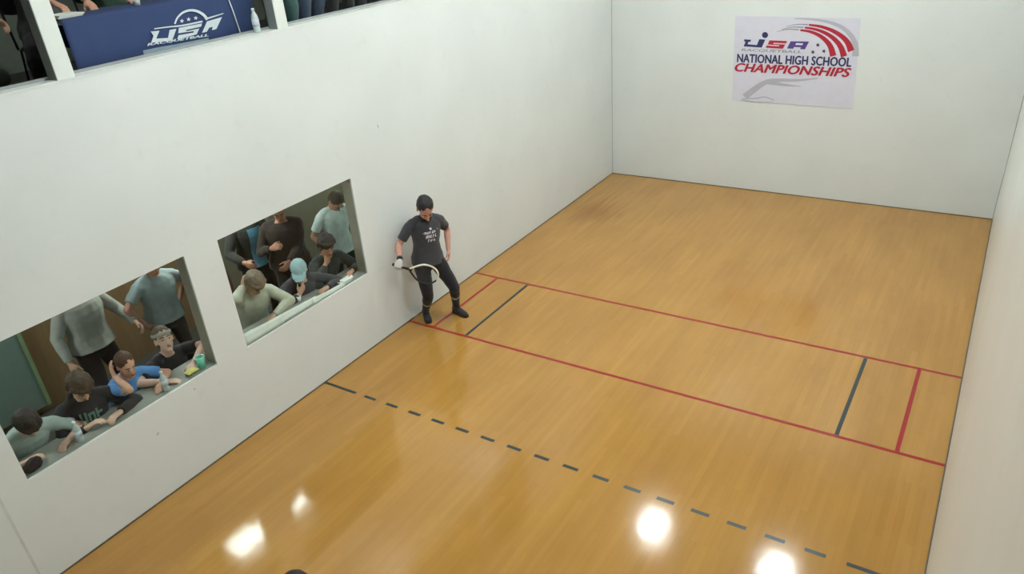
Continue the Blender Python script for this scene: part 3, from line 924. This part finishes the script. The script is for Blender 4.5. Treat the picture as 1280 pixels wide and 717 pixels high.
    sh_o = remeshed(shirt_name, T, cloth(shirt_c), root, max(voxel * .85, .007), 3, fold, 9, seed)
    if pants_c is not None:
        L_ = MB()
        L_.rings([tring(-.125, .10, .10, 0, .010), tring(-.06, .168, .120, -.01, .014), tring(.02, .174, .120, -.01, .010), tring(.055, .165, .115, -.005, .006)], 16, .9)
        for k in (1, -1):
            h_, kn, an, ft = leg[k]
            if pants == 'long':
                L_.tube([h_, h_.lerp(kn, .3), h_.lerp(kn, .75), kn], [.102 * s, .098 * s, .078 * s, .071 * s], 14, True, True)
                L_.tube([kn, kn.lerp(an, .35), an - z * .02], [.071 * s, .070 * s, .062 * s], 14, True)
            elif pants == 'crop':
                L_.tube([h_, h_.lerp(kn, .3), h_.lerp(kn, .75), kn], [.102 * s, .097 * s, .078 * s, .069 * s], 14, True, True)
                L_.tube([kn, kn.lerp(an, .22), kn.lerp(an, .38)], [.068 * s, .065 * s, .060 * s], 14, True)
            else:
                L_.tube([h_, h_.lerp(kn, .3), h_.lerp(kn, .9)], [.105 * s, .105 * s, .10 * s], 14, True)
        remeshed('trousers' if pants != 'short' else 'shorts', L_, cloth(pants_c), root, max(voxel, .008), 3, fold, 9, seed + 5)
    for k in (1, -1):
        h_, kn, an, ft = leg[k]
        sd = z.cross(ft)
        if sock_c is not None:
            obj('sock', MB().tube([kn.lerp(an, .62), kn.lerp(an, .70), kn.lerp(an, .85), an - z * .02 * s], [.050 * s, .047 * s, .043 * s, .043 * s], 14), cloth(sock_c), root, True)
        Sh = MB()
        g = floor_z + .010
        Sh.rings([(an - ft * .066 * s - z * .045 * s, sd * .024 * s, z * .030 * s), (an - ft * .045 * s - z * .032 * s, sd * .038 * s, z * .052 * s), (an - z * .030 * s, sd * .040 * s, z * .055 * s),
                  (an + ft * .06 * s - z * .046 * s, sd * .045 * s, z * .038 * s), (an + ft * .13 * s - z * .056 * s, sd * .048 * s, z * .029 * s), (an + ft * .18 * s - z * .061 * s, sd * .040 * s, z * .023 * s), (an + ft * .205 * s - z * .064 * s, sd * .022 * s, z * .015 * s)], 14, .85)
        Sh.tube([an - z * .03 * s, an + z * .015 * s], [.047 * s, .047 * s], 14)
        so_ = remeshed('shoe', Sh, cloth(shoe_c), root, .008, 2)
        so2 = MB()
        so2.rings([(an - ft * .06 * s - z * .076 * s, sd * .030 * s, ft * .012), (an - ft * .03 * s - z * .076 * s, sd * .040 * s, ft * .012)], 4)
        so2 = MB()
        outl = [(-.070, .020), (-.055, .034), (0, .040), (.06, .044), (.13, .049), (.18, .042), (.208, .022)]
        b0 = [an + ft * a * s + sd * w * s for a, w in outl] + [an + ft * a * s - sd * w * s for a, w in reversed(outl)]
        n_ = len(b0)
        so2.v = [V((p.x, p.y, an.z - .085 * s)) for p in b0] + [V((p.x, p.y, an.z - .066 * s)) for p in b0]
        so2.f = [list(range(n_)), [n_ + i for i in range(n_)]] + [[i, (i + 1) % n_, n_ + (i + 1) % n_, n_ + i] for i in range(n_)]
        obj('sole', so2, MT['black'], so_)
    info = dict(root=root, head=HC, hf=hf, hu=hu, hl=hl, arm=arm, leg=leg, hd=hd, f=f, l=l, fc=fc, lc=lc, ud=ud, S=S, s=s, shirt=sh_o, pel=pel)
    return info

def decal(info, shapes, m, name, up_t=0.33, infl=0.006, scale=1.0, kind=None):
    """print on the chest: 2D polygons (metres, x to the viewer's right, y up) dropped onto the shirt surface"""
    sh = info['shirt']; root = info['root']
    off = base_of(root)
    bvh = BVHTree.FromPolygons([v.co + off for v in sh.data.vertices], [p.vertices[:] for p in sh.data.polygons])
    o = info['S'](up_t); fc, lc, ud = info['fc'], info['lc'], info['ud']
    mb = MB()
    for poly in shapes:
        pts = []
        for x, y in poly:
            st = o + lc * x * scale + ud * y * scale + fc * 0.5
            h = bvh.ray_cast(st, -fc, 1.0)
            if h[0] is None: break
            pts.append(h[0] + fc * infl)
        if len(pts) == len(poly): mb.poly(pts)
    return obj(name, mb, m, root)

def glyphrow(x0, x1, y, h, n, rnd, gap=.25, skew=.3):
    out = []
    w = (x1 - x0) / n
    for i in range(n):
        a = x0 + i * w; b = a + w * (1 - gap)
        t = h * rnd.uniform(.75, 1)
        sk = skew * h
        k = rnd.randint(0, 2)
        th = w * .28
        out.append([(a, y), (a + th, y), (a + th + sk, y + t), (a + sk, y + t)])
        if k != 1: out.append([(b - th, y), (b, y), (b + sk, y + t), (b - th + sk, y + t)])
        yy = y + t * rnd.choice((.0, .4, .75)); out.append([(a, yy), (b, yy), (b + sk * .3, yy + h * .22), (a + sk * .3, yy + h * .22)])
    return out

def stool(info, lab):
    """round stool under a seated spectator"""
    p = info['pel']; top = p.z - 0.125 * info['s']
    e = empty('bar_stool', (p.x, p.y, 0), lab, 'stool', 'stools in the viewing room')
    c = V((p.x, p.y, 0))
    mb = MB(); mb.rings([(c + V((0, 0, top - .05)), V((.165, 0, 0)), V((0, .165, 0))), (c + V((0, 0, top - .015)), V((.175, 0, 0)), V((0, .175, 0))), (c + V((0, 0, top)), V((.155, 0, 0)), V((0, .155, 0)))], 20)
    obj('seat', mb, MT['seatpad'], e, True)
    for a in (45, 135, 225, 315):
        d = V((math.cos(math.radians(a)), math.sin(math.radians(a)), 0))
        obj('leg', MB().tube([c + d * .13 + V((0, 0, top - .05)), c + d * .19], [.013, .013], 8), MT['steel'], e, True)
    pts = [c + V((.17 * math.cos(2 * PI * k / 20), .17 * math.sin(2 * PI * k / 20), top * .35)) for k in range(21)]
    obj('foot_ring', MB().tube(pts, [.009] * 21, 6), MT['steel'], e, True)

R_ = math.radians
# ---- the player leaning on the left wall
RA = V((0.33, 0.26, -0.20)).normalized()        # racket axis
RD = V((0.15, -0.30, -0.90)); RD = (RD - RA * RD.dot(RA)).normalized()
pl = person('player in dark tee and black cropped tights leaning on left wall with racket', R_(-28), pelvis=(0.29, -5.90, 0.875), ht=1.80, hs=1.18, lean=0.02, side=0.05,
            hyaw=R_(-38), hpitch=0.70, neckf=0.35,
            feet={-1: ((0.13, -5.90, 0), (0.62, -0.55, 0)), 1: ((0.44, -5.645, 0), (0.95, -0.25, 0))},
            hands={-1: (0.29, -6.40, 1.06), 1: (0.42, -5.64, 0.89)}, poles={-1: (-0.6, -0.2, -0.6), 1: (-0.35, 0.9, 0)},
            hand_dir={-1: RD, 1: (0.25, -0.35, -0.9)}, palm={-1: RA.cross(RD), 1: (-0.7, -0.7, 0)},
            skin_c=(196, 146, 128), hair_c=(24, 22, 24), hair='short', shirt_c=(58, 58, 64), sleeve='short', pants_c=(24, 22, 26), pants='crop', shoe_c=(34, 28, 32), sock_c=(36, 32, 36),
            beard=True, voxel=0.006, seed=3, hem=-0.06, curl=(0.45, 1.05), fold=.005, shirt_name='tee_shirt')
rnd = random.Random(4)
decal(pl, [[(0.012 * math.cos(2 * PI * k / 8) + .01, 0.075 + 0.012 * math.sin(2 * PI * k / 8)) for k in range(8)]], MT['whitep'], 'chest_dot', up_t=.315, scale=1.3)
decal(pl, glyphrow(-.055, .065, .028, .028, 5, rnd) + glyphrow(-.045, .07, -.012, .032, 5, rnd) + glyphrow(-.025, .02, -.05, .026, 2, rnd) + glyphrow(.03, .06, -.05, .026, 1, rnd), MT['whitep'], 'chest_print', up_t=.315, scale=1.3)
decal(pl, [[(.10, .05), (.112, .05), (.115, .07), (.102, .07)]], MT['greyp'], 'chest_badge')
decal(pl, [[(-.09, .03), (-.078, .03), (-.075, .045), (-.088, .045)]], MT['greyp'], 'chest_badge')
# glove and wrist band on the racket hand
wr, hdv, pn, th = pl['hd'][-1]
G = MB(); hand(G, wr, hdv, pn, -1, pl['s'], 1.05, 0.0028)
remeshed('glove', G, cloth((205, 205, 205)), pl['root'], .0055, 2)
e_, w_ = pl['arm'][-1][1], pl['arm'][-1][2]
obj('wrist_band', MB().tube([e_.lerp(w_, .86), w_.lerp(e_, -.04)], [.036, .036], 16), cloth((26, 26, 28)), pl['root'], True)
for k in (1, -1):
    h_, kn, an, ft = pl['leg'][k]
    obj('sock_cuff', MB().tube([kn.lerp(an, .36), kn.lerp(an, .47)], [.062, .058], 16), cloth((150, 148, 140)), pl['root'], True)
    obj('knee_sock', MB().tube([kn.lerp(an, .45), kn.lerp(an, .6), kn.lerp(an, .85), an - V((0, 0, .02))], [.057, .053, .046, .045], 16), cloth((36, 32, 36)), pl['root'], True)

def racket(origin, axis, wide, lab, col_a, col_b):
    a = V(axis).normalized(); w = V(wide); w = (w - a * w.dot(a)).normalized(); n = a.cross(w)
    o = V(origin)
    e = empty('racket', o, lab, 'racket')
    obj('grip', MB().tube([o - a * .07, o + a * .09], [.0165, .0150], 12, True), MT['black'], e, True)
    obj('butt_cap', MB().tube([o - a * .085, o - a * .07], [.020, .019], 12, True), MT['black'], e, True)
    # teardrop head outline, from throat around the tip
    def hp(t):      # t 0..1 around
        ang = -PI + 2 * PI * t
        x = math.cos(ang); y = math.sin(ang)
        along = .285 + .175 * x
        wd = .118 * y * (1 + .18 * x) * (1.0 if x > -.2 else 1 - .55 * ((-x - .2) / .8) ** 1.5)
        return o + a * along + w * wd
    pts = [hp(k / 48) for k in range(49)]
    obj('lower_frame', MB().tube(pts[0:24], [.0105] * 24, 8), col_b, e, True)
    obj('upper_frame', MB().tube(pts[22:49], [.0115] * 27, 8), col_a, e, True)
    obj('throat', MB().tube([o + a * .085, o + a * .125], [.014, .017], 10, False, True), col_b, e, True)
    sm_ = MB()
    for k in range(-6, 7):
        y = k * .017
        xs = [p for p in pts if abs((p - o).dot(w) - y) < .012]
        if len(xs) < 2: continue
        al = [(p - o).dot(a) for p in xs]
        sm_.tube([o + a * min(al) + w * y, o + a * max(al) + w * y], [.0009, .0009], 4)
    for k in range(16):
        x = .14 + k * .02
        ys = [(p - o).dot(w) for p in pts if abs((p - o).dot(a) - x) < .012]
        if len(ys) < 2: continue
        sm_.tube([o + a * x + w * min(ys), o + a * x + w * max(ys)], [.0009, .0009], 4)
    so_ = obj('strings', sm_, MT['string'], e)
    so_['kind'] = 'stuff'
    return e
ro = wr + hdv * .078 + pn * .026 + RA * .035
racket(ro, RA, (0.1, 0.05, 1), 'racket with cream tip and black throat held by the leaning player', MT['white_frame'], MT['black'])

# ---- second player, only the crown of the head reaches into the photograph
p2 = person('player with dark hair standing at the bottom edge of the photograph', R_(95), head=(3.245, -10.745, 1.565), ht=1.70, lean=0.28, hpitch=0.1, neckf=0.3,
            feet={1: ((2.98, -10.88, 0), (0.1, 1, 0)), -1: ((3.42, -10.98, 0), (0.1, 1, 0))}, skin_c=(190, 140, 115), hair_c=(20, 12, 10), shirt_c=(70, 72, 80), pants_c=(30, 30, 36), pants='short',
            sock_c=(220, 220, 220), shoe_c=(225, 225, 228), voxel=.009, seed=11, hands={1: (2.95, -10.55, 0.95), -1: (3.42, -10.55, 1.0)})

# ---- spectators seated at the window nearer the camera
def seated(lab, head, yaw=0.0, st='black round stool', **k):
    i = person(lab, yaw, head=head, seated=True, floor_z=0.0, group=None, **k)
    stool(i, st)
    return i
Z1 = W1[2] + .03
q1 = seated('dark haired spectator in grey tee bowing at the left end of the lower window', (-0.250, -10.458, 1.267), R_(-5), st='round stool under the bowing spectator in grey', lean=0.62, hpitch=0.9,
       hands={1: (-0.16, -10.26, Z1), -1: (-0.20, -10.60, Z1)}, palm={1: (0, 0, -1), -1: (0, 0, -1)}, skin_c=(196, 160, 140), hair_c=(40, 32, 28), hair='full', shirt_c=(160, 176, 170), seed=21, ht=1.68)
q2 = seated('brown haired spectator in black hoodie with pale green chest print', (-0.280, -9.968, 1.312), R_(-8), st='round stool under the spectator in black hoodie', lean=0.22, hpitch=0.7,
       hands={1: (-0.10, -9.82, Z1 + .01), -1: (-0.17, -10.08, Z1)}, palm={1: (0, 0, -1), -1: (0, 0, -1)}, skin_c=(206, 170, 148), hair_c=(70, 52, 36), hair='full', shirt_c=(34, 31, 35), sleeve='long', hood=True, seed=22)
decal(q2, glyphrow(-.085, .085, -.045, .085, 3, random.Random(2), .15, 0.05), mat('pale_green_print', (104, 134, 122), .8), 'chest_print', up_t=.40, infl=.009, scale=1.2)
q3 = seated('spectator in bright blue shirt resting head on raised hand', (-0.300, -9.528, 1.267), R_(15), st='round stool under the spectator in blue', lean=0.5, hyaw=R_(-5), hpitch=0.25, side=0.05,
       hands={-1: (-0.335, -9.645, 1.20), 1: (-0.18, -9.34, Z1)}, poles={-1: (0.7, -0.35, -0.8)}, hand_dir={-1: (-.3, .1, .9)}, palm={-1: (0.1, 0.9, 0.1), 1: (0, 0, -1)}, curl=(.4, .3),
       skin_c=(212, 165, 140), hair_c=(78, 48, 30), hair='short', shirt_c=(82, 138, 200), sleeve='short', seed=23, ht=1.62)
q4 = seated('spectator in black tee with pale headband looking up at the court', (-0.44, -9.045, 1.235), R_(0), st='round stool under the spectator with headband', lean=0.30, hpitch=-0.35, hyaw=R_(-15),
       hands={1: (-0.14, -9.00, Z1 + .03), -1: (-0.16, -9.30, Z1)}, palm={1: (0, -.5, -.8), -1: (0, 0, -1)}, skin_c=(214, 178, 160), hair_c=(96, 84, 66), hair='short', headband_c=(165, 165, 150), shirt_c=(32, 30, 36), seed=24)
# ---- spectators standing behind the same window
q5 = person('spectator in grey sweatshirt and dark trousers standing behind the black hoodie', R_(4), pelvis=(-1.60, -9.18, 0.97), floor_z=0, ht=1.86, lean=.08, hpitch=.3, hands={1: (-1.33, -8.80, 1.08), -1: (-1.48, -9.50, 0.93)},
       skin_c=(205, 165, 140), hair_c=(60, 45, 35), shirt_c=(165, 167, 158), sleeve='long', pants_c=(38, 32, 36), hem=-.02, seed=25, fat=1.12)
q6 = person('spectator in blue grey tee standing behind the spectator with headband', R_(-6), pelvis=(-1.44, -8.42, 0.94), floor_z=0, ht=1.74, lean=.10, hpitch=.5, hands={1: (-1.50, -8.16, 1.0), -1: (-1.38, -8.70, 1.0)},
       poles={-1: (0.1, -1, .2), 1: (-.1, 1, .1)}, skin_c=(200, 150, 130), hair_c=(60, 38, 34), shirt_c=(150, 166, 168), sleeve='short', pants_c=(40, 36, 38), hem=-.03, seed=26, fat=1.16)
# ---- spectators seated at the window beside the player
Z2 = W2[2] + .03
q7 = seated('spectator in beige hoodie bowing with hand on head', (-0.260, -8.020, 1.401), R_(-12), st='round stool under the spectator in beige', lean=0.45, hpitch=0.85, hands={-1: (-0.36, -8.10, 1.37), 1: (-0.14, -7.98, Z2 + .04)},
       poles={-1: (0.3, -0.8, -0.3), 1: (.1, .9, .25)}, hand_dir={-1: (.1, .3, .7)}, palm={-1: (0, .9, -.2), 1: (0, 0, -1)}, skin_c=(196, 158, 134), hair_c=(120, 104, 86), hair='full', shirt_c=(182, 184, 164), sleeve='long', hood=True, seed=27, ht=1.7)
q8 = seated('spectator in pale blue cap and charcoal hoodie looking down', (-0.280, -7.410, 1.256), R_(-20), st='round stool under the spectator in cap', lean=0.52, hpitch=0.55, hyaw=R_(-45), hands={-1: (-0.26, -7.50, 1.01), 1: (-0.14, -7.20, Z2)},
       hand_dir={-1: (.1, .5, .5)}, palm={-1: (-.6, .2, .3), 1: (0, 0, -1)}, skin_c=(205, 160, 135), hair_c=(50, 38, 30), cap_c=(150, 180, 184), shirt_c=(62, 62, 66), sleeve='long', hood=True, seed=28)
q9 = seated('spectator in dark green shirt covering mouth with hand', (-0.360, -6.880, 1.326), R_(-8), st='round stool under the spectator in dark green', lean=0.42, hpitch=0.35, hyaw=R_(-25), hands={-1: (-0.34, -6.98, 1.13), 1: (-0.18, -6.74, Z2)},
       poles={-1: (.4, -.7, -.6)}, hand_dir={-1: (-.1, .8, .3)}, palm={-1: (-.9, .1, .2), 1: (0, 0, -1)}, skin_c=(186, 138, 112), hair_c=(40, 34, 30), hair='full', shirt_c=(50, 54, 50), sleeve='long', seed=29)
# ---- spectators standing behind it
q10 = person('spectator in white tee standing at the right edge of the upper window', R_(-15), pelvis=(-0.98, -6.14, 0.93), floor_z=0, ht=1.74, lean=.10, hpitch=1.0, neckf=.4, hands={-1: (-0.88, -6.47, 0.98), 1: (-0.86, -5.86, 0.86)},
       skin_c=(190, 145, 118), hair_c=(74, 66, 50), shirt_c=(214, 232, 226), sleeve='short', pants_c=(34, 30, 34), hem=-.09, seed=30, fold=.009, fat=1.1)
q11 = person('spectator in dark brown jacket standing right of the teal tee', R_(-40), pelvis=(-1.12, -6.83, 0.99), floor_z=0, ht=1.86, lean=.16, hpitch=.6, hands={-1: (-0.98, -7.16, 1.30), 1: (-0.86, -7.06, 1.10)},
       skin_c=(176, 128, 104), hair_c=(34, 28, 24), shirt_c=(58, 48, 42), sleeve='long', pants_c=(44, 40, 38), seed=31, fat=1.2, hem=-.06, shirt_name='jacket')
q12 = person('spectator in open dark jacket over teal tee behind the beige hoodie', R_(-8), pelvis=(-1.56, -7.02, 0.98), floor_z=0, ht=1.82, lean=.08, hpitch=.3, hands={1: (-1.33, -7.00, 1.22), -1: (-1.28, -7.36, 1.14)},
       skin_c=(190, 140, 115), hair_c=(40, 30, 26), shirt_c=(50, 52, 48), sleeve='long', pants_c=(40, 38, 36), seed=32, hem=-.05, shirt_name='jacket', fat=1.1)
gr = []
for i_ in range(6):
    for j_ in range(16):
        x0, x1 = -.085 + .03 * i_, -.085 + .03 * (i_ + 1); y0 = -.36 + .031 * j_
        gr.append([(x0, y0), (x1, y0), (x1, y0 + .031), (x0, y0 + .031)])
decal(q12, gr, cloth((96, 158, 186)), 'tee_front', infl=.006)
q13 = person('spectator in dull red top standing at the left edge of the upper window', R_(-10), pelvis=(-1.30, -7.92, 0.93), floor_z=0, ht=1.72, lean=.05, hpitch=.2, hands={-1: (-1.0, -8.05, 1.15)},
       skin_c=(190, 145, 120), hair_c=(50, 36, 30), shirt_c=(110, 66, 58), sleeve='long', pants_c=(44, 46, 40), seed=33)

# ---- gallery: people behind the table and standing along the sill
def gchair(i, lab):
    p = i['pel']; top = p.z - .125 * i['s']; f, l = i['f'], i['l']
    e = empty('folding_chair', (p.x, p.y, GF), lab, 'chair')
    c = V((p.x, p.y, 0))
    mb = MB(); mb.rings([(c + V((0, 0, top - .03)), f * .19, l * .2), (c + V((0, 0, top)), f * .19, l * .2)], 16, .6)
    obj('seat', mb, MT['seatpad'], e)
    for a in (1, -1):
        for b in (1, -1):
            obj('leg', MB().tube([c + f * .16 * a + l * .17 * b + V((0, 0, top - .02)), c + f * .22 * a + l * .19 * b + V((0, 0, GF))], [.011, .011], 8), MT['steel'], e, True)
    for b in (1, -1):
        obj('back_post', MB().tube([c - f * .16 + l * .19 * b + V((0, 0, top - .02)), c - f * .24 + l * .19 * b + V((0, 0, top + .42))], [.011, .011], 8), MT['steel'], e, True)
    mb = MB(); o_ = c - f * .225 + V((0, 0, top + .33)); mb.rings([(o_ - f * .012, l * .2, V((0, 0, .08))), (o_ + f * .012, l * .2, V((0, 0, .08)))], 16, .6)
    obj('backrest', mb, MT['seatpad'], e)
TT = TZ + .035
g1_ = person('gallery helper in dark grey shirt seated behind the blue cloth', R_(0), head=(-1.10, -8.72, 4.66), seated=True, floor_z=GF, voxel=.013, lean=.2, hpitch=.4, hands={1: (-0.66, -8.58, TT), -1: (-0.60, -8.84, TT)}, palm={1: (0, 0, -1), -1: (0, 0, -1)},
       shirt_c=(92, 100, 96), sleeve='short', seed=41)
gchair(g1_, 'folding chair under the gallery helper in dark grey')
g2_ = person('gallery helper in green grey shirt seated behind the blue cloth', R_(-5), head=(-1.08, -8.10, 4.66), seated=True, floor_z=GF, voxel=.013, lean=.2, hpitch=.4, hands={1: (-0.62, -7.98, TT), -1: (-0.66, -8.24, TT)}, palm={1: (0, 0, -1), -1: (0, 0, -1)},
       shirt_c=(70, 96, 78), sleeve='short', seed=42)
gchair(g2_, 'folding chair under the gallery helper in green grey')
g3_ = person('gallery spectator in black seated left of the near white post', R_(-12), head=(-0.95, -9.72, 4.62), seated=True, floor_z=GF, voxel=.013, lean=.25, hpitch=.3, hands={1: (-0.52, -9.40, 4.17), -1: (-0.52, -9.85, 4.10)},
       shirt_c=(46, 48, 48), sleeve='long', pants_c=(44, 50, 48), seed=43, skin_c=(205, 165, 140))
gchair(g3_, 'folding chair under the gallery spectator in black')
for n_, (lab, x, y, yaw, sc, pc) in enumerate((
        ('gallery spectator in dark teal track trousers next to the white post', -0.46, -6.83, -5, (60, 70, 72), (52, 84, 82)),
        ('gallery spectator in blue jeans standing at the gallery sill', -0.55, -6.36, 10, (150, 150, 150), (58, 74, 92)),
        ('gallery spectator in black trousers standing at the gallery sill', -0.50, -5.95, 0, (80, 60, 60), (42, 44, 46)),
        ('gallery spectator in charcoal trousers farthest along the gallery sill', -0.50, -5.48, -5, (70, 80, 100), (58, 58, 60)))):
    person(lab, R_(yaw), pelvis=(x, y, GF + .92), floor_z=GF, ht=1.74, lean=.05, hpitch=.3, voxel=.013, shirt_c=sc, sleeve='short', pants_c=pc, seed=50 + n_)

# ------------------------------------------------------------------ small things on the ledges
def bottle(x, y, z, lab, h=.20, r=.031):
    e = empty('water_bottle', (x, y, z), lab, 'bottle', 'bottles on the ledge')
    c = V((x, y, z)); u = V((0, 0, 1))
    def rg(a, rr): return (c + u * a * h, V((rr * r, 0, 0)), V((0, rr * r, 0)))
    obj('body', MB().rings([rg(0, .85), rg(.02, 1), rg(.18, .96), rg(.25, 1), rg(.6, 1), rg(.72, .85), rg(.82, .5), rg(.9, .42)], 16), MT['plastic_clear'], e, True)
    obj('bottle_label', MB().rings([rg(.28, 1.02), rg(.55, 1.02)], 16), MT['label_white'], e, True)
    obj('cap', MB().rings([rg(.9, .47), rg(.99, .47), rg(1.0, .42)], 14), MT['plastic_white'], e, True)
ZS = W1[2] + .004
bottle(-0.085, -10.20, ZS, 'clear water bottle in front of the black hoodie')
bottle(-0.075, -9.365, ZS, 'clear water bottle beside the blue shirt')
e = empty('plastic_cup', (-0.09, -8.955, ZS), 'sea green plastic cup in the right corner of the lower window', 'cup')
c = V((-.09, -8.955, ZS)); u = V((0, 0, 1))
obj('body', MB().rings([(c + u * a, V((r, 0, 0)), V((0, r, 0))) for a, r in ((0, .034), (.06, .040), (.115, .046), (.112, .042), (.02, .034))], 18), MT['green_cup'], e, True)
obj('rim', MB().tube([c + u * .115 + V((.046 * math.cos(2 * PI * k / 20), .046 * math.sin(2 * PI * k / 20), 0)) for k in range(21)], [.003] * 21, 6), MT['plastic_white'], e, True)
e = empty('snack_pack', (-0.08, -9.075, ZS), 'small yellow snack pack lying beside the sea green cup', 'snack')
mb = MB(); c = V((-.085, -9.075, ZS + .03))
mb.rings([(c + V((0, d, 0)), V((.04 * w, 0, 0)), V((0, 0, .030 * w2))) for d, w, w2 in ((-.055, 1, .12), (-.045, 1, .3), (0, .92, 1), (.045, 1, .3), (.055, 1, .12))], 14)
obj('pouch', mb, MT['yellow'], e, True)
for d in (-1, 1):
    boxobj('crimped_end', (-.125, -9.075 + d * .055 - .006, ZS + .027), (-.045, -9.075 + d * .055 + .006, ZS + .033), MT['yellow'], e)
# dark folded jacket in the left corner of the lower window
e = empty('folded_jacket', (-0.09, -10.62, ZS), 'dark folded jacket in the left corner of the lower window', 'jacket')
mb = MB(); mb.ell((-0.088, -10.605, ZS + .035), V((.055, 0, 0)), V((0, .085, 0)), V((0, 0, .036))); mb.ell((-0.085, -10.585, ZS + .065), V((.045, 0, 0)), V((0, .065, 0)), V((0, 0, .03)))
remeshed('folds', mb, MT['towel_bag'], e, .007, 2, .008, 18, 3)
obj('collar', MB().tube([(-.05, -10.64, ZS + .07), (-.06, -10.60, ZS + .098), (-.09, -10.55, ZS + .09)], [.012, .013, .010], 8, True, True), MT['towel_bag'], e, True)
# papers along the sill of the second window
ZS2 = W2[2] + .004
def sheet_thing(y0, y1, h0, h1, lab, m, x0=-.024, lean=.022):
    e = empty('paper_sheet', (-.06, (y0 + y1) / 2, ZS2), lab, 'paper', 'papers on the sill')
    mb = MB(); n_ = 10
    for j in range(4):
        for i in range(n_ + 1):
            t = i / n_; hh = h0 + (h1 - h0) * t
            hz = hh * j / 3
            mb.v.append(V((x0 - .003 - lean * (j / 3) + .004 * noise.noise(V((i * .7, j * .9, y0))), y0 + (y1 - y0) * t, ZS2 + .001 + hz * (1 + .08 * noise.noise(V((i * .8, y0 * 3, 0)))))))
    for j in range(3):
        for i in range(n_):
            k = j * (n_ + 1) + i
            mb.f.append([k, k + 1, k + n_ + 2, k + n_ + 1])
    o = obj('leaf', mb, m, e, True)
    so = o.modifiers.new('t', 'SOLIDIFY'); so.thickness = .003
sheet_thing(-8.46, -7.95, .12, .092, 'white paper propped at the left end of the upper window sill', MT['paper'])
sheet_thing(-8.02, -7.45, .092, .062, 'white paper propped in front of the pale blue cap', MT['paper'], -.034)
sheet_thing(-7.52, -7.02, .062, .030, 'white paper propped right of the pale blue cap', MT['paper'])
e = empty('takeout_tray', (-.1, -6.93, ZS2), 'pale flat takeout tray on the right half of the upper window sill', 'tray')
mb = MB(); mb.rings([(V((-.085, -6.95, ZS2 + a)), V((.05 * k, 0, 0)), V((0, .11 * k, 0))) for a, k in ((0, .85), (.03, 1), (.034, 1), (.012, .8))], 20, .6); obj('dish', mb, MT['paper'], e)
boxobj('folded_napkin', (-.11, -7.0, ZS2 + .014), (-.06, -6.9, ZS2 + .03), MT['plastic_white'], e)
e = empty('paper_cup', (-.26, -7.51, W2[2]), 'small white cup in front of the pale blue cap', 'cup')
pc_ = V((-.25, -7.53, W2[2] + .031))
mb = MB(); mb.rings([(pc_ + V((0, 0, a)), V((r, 0, 0)), V((0, r, 0))) for a, r in ((-.035, .024), (.035, .032), (.033, .029), (-.03, .022))], 16); obj('cup_body', mb, MT['plastic_white'], e, True)
obj('cup_rim', MB().tube([pc_ + V((.032 * math.cos(2 * PI * k / 16), .032 * math.sin(2 * PI * k / 16), .035)) for k in range(17)], [.002] * 17, 6), MT['plastic_white'], e, True)
# gallery table items
def gcup(x, y, lab):
    e = empty('paper_cup', (x, y, TZ), lab, 'cup')
    c = V((x, y, TZ + .002))
    obj('cup_body', MB().rings([(c + V((0, 0, a)), V((r, 0, 0)), V((0, r, 0))) for a, r in ((0, .026), (.095, .036), (.093, .033), (.006, .024))], 16), MT['plastic_white'], e, True)
    obj('cup_rim', MB().tube([c + V((.036 * math.cos(2 * PI * k / 16), .036 * math.sin(2 * PI * k / 16), .095)) for k in range(17)], [.0025] * 17, 6), MT['plastic_white'], e, True)
gcup(-.36, -8.36, 'white cup standing on the blue cloth in the gallery')
e = empty('paper_stack', (-.42, -8.93, TZ), 'pale stack of papers at the left end of the blue cloth', 'paper')
for k in range(4):
    boxobj('sheet', (-.55 + .006 * k, -9.08 + .004 * k, TZ + .003 + .006 * k), (-.30 + .004 * k, -8.88 + .005 * k, TZ + .008 + .006 * k), MT['paper'], e)
e = empty('power_cable', (-.25, -8.0, TZ), 'thin pale cable hanging over the blue cloth', 'cable')
pts = [(-.40, -7.62, TZ + .008), (-.30, -7.56, TZ + .008), (-.242, -7.54, TZ - .01), (-.232, -7.52, TZ - .15), (-.232, -7.50, TZ - .30), (-.236, -7.46, GF + .1)]
obj('cord', MB().tube(pts, [.005] * 6, 8, True, True), MT['plastic_white'], e, True)
obj('plug', MB().tube([(-.47, -7.64, TZ + .014), (-.40, -7.62, TZ + .010)], [.012, .009], 8, True, True), MT['plastic_white'], e, True)
bottle(-0.085, -7.414, SILL + .012, 'silver bottle standing on the gallery sill at the end of the blue cloth', .21, .033)
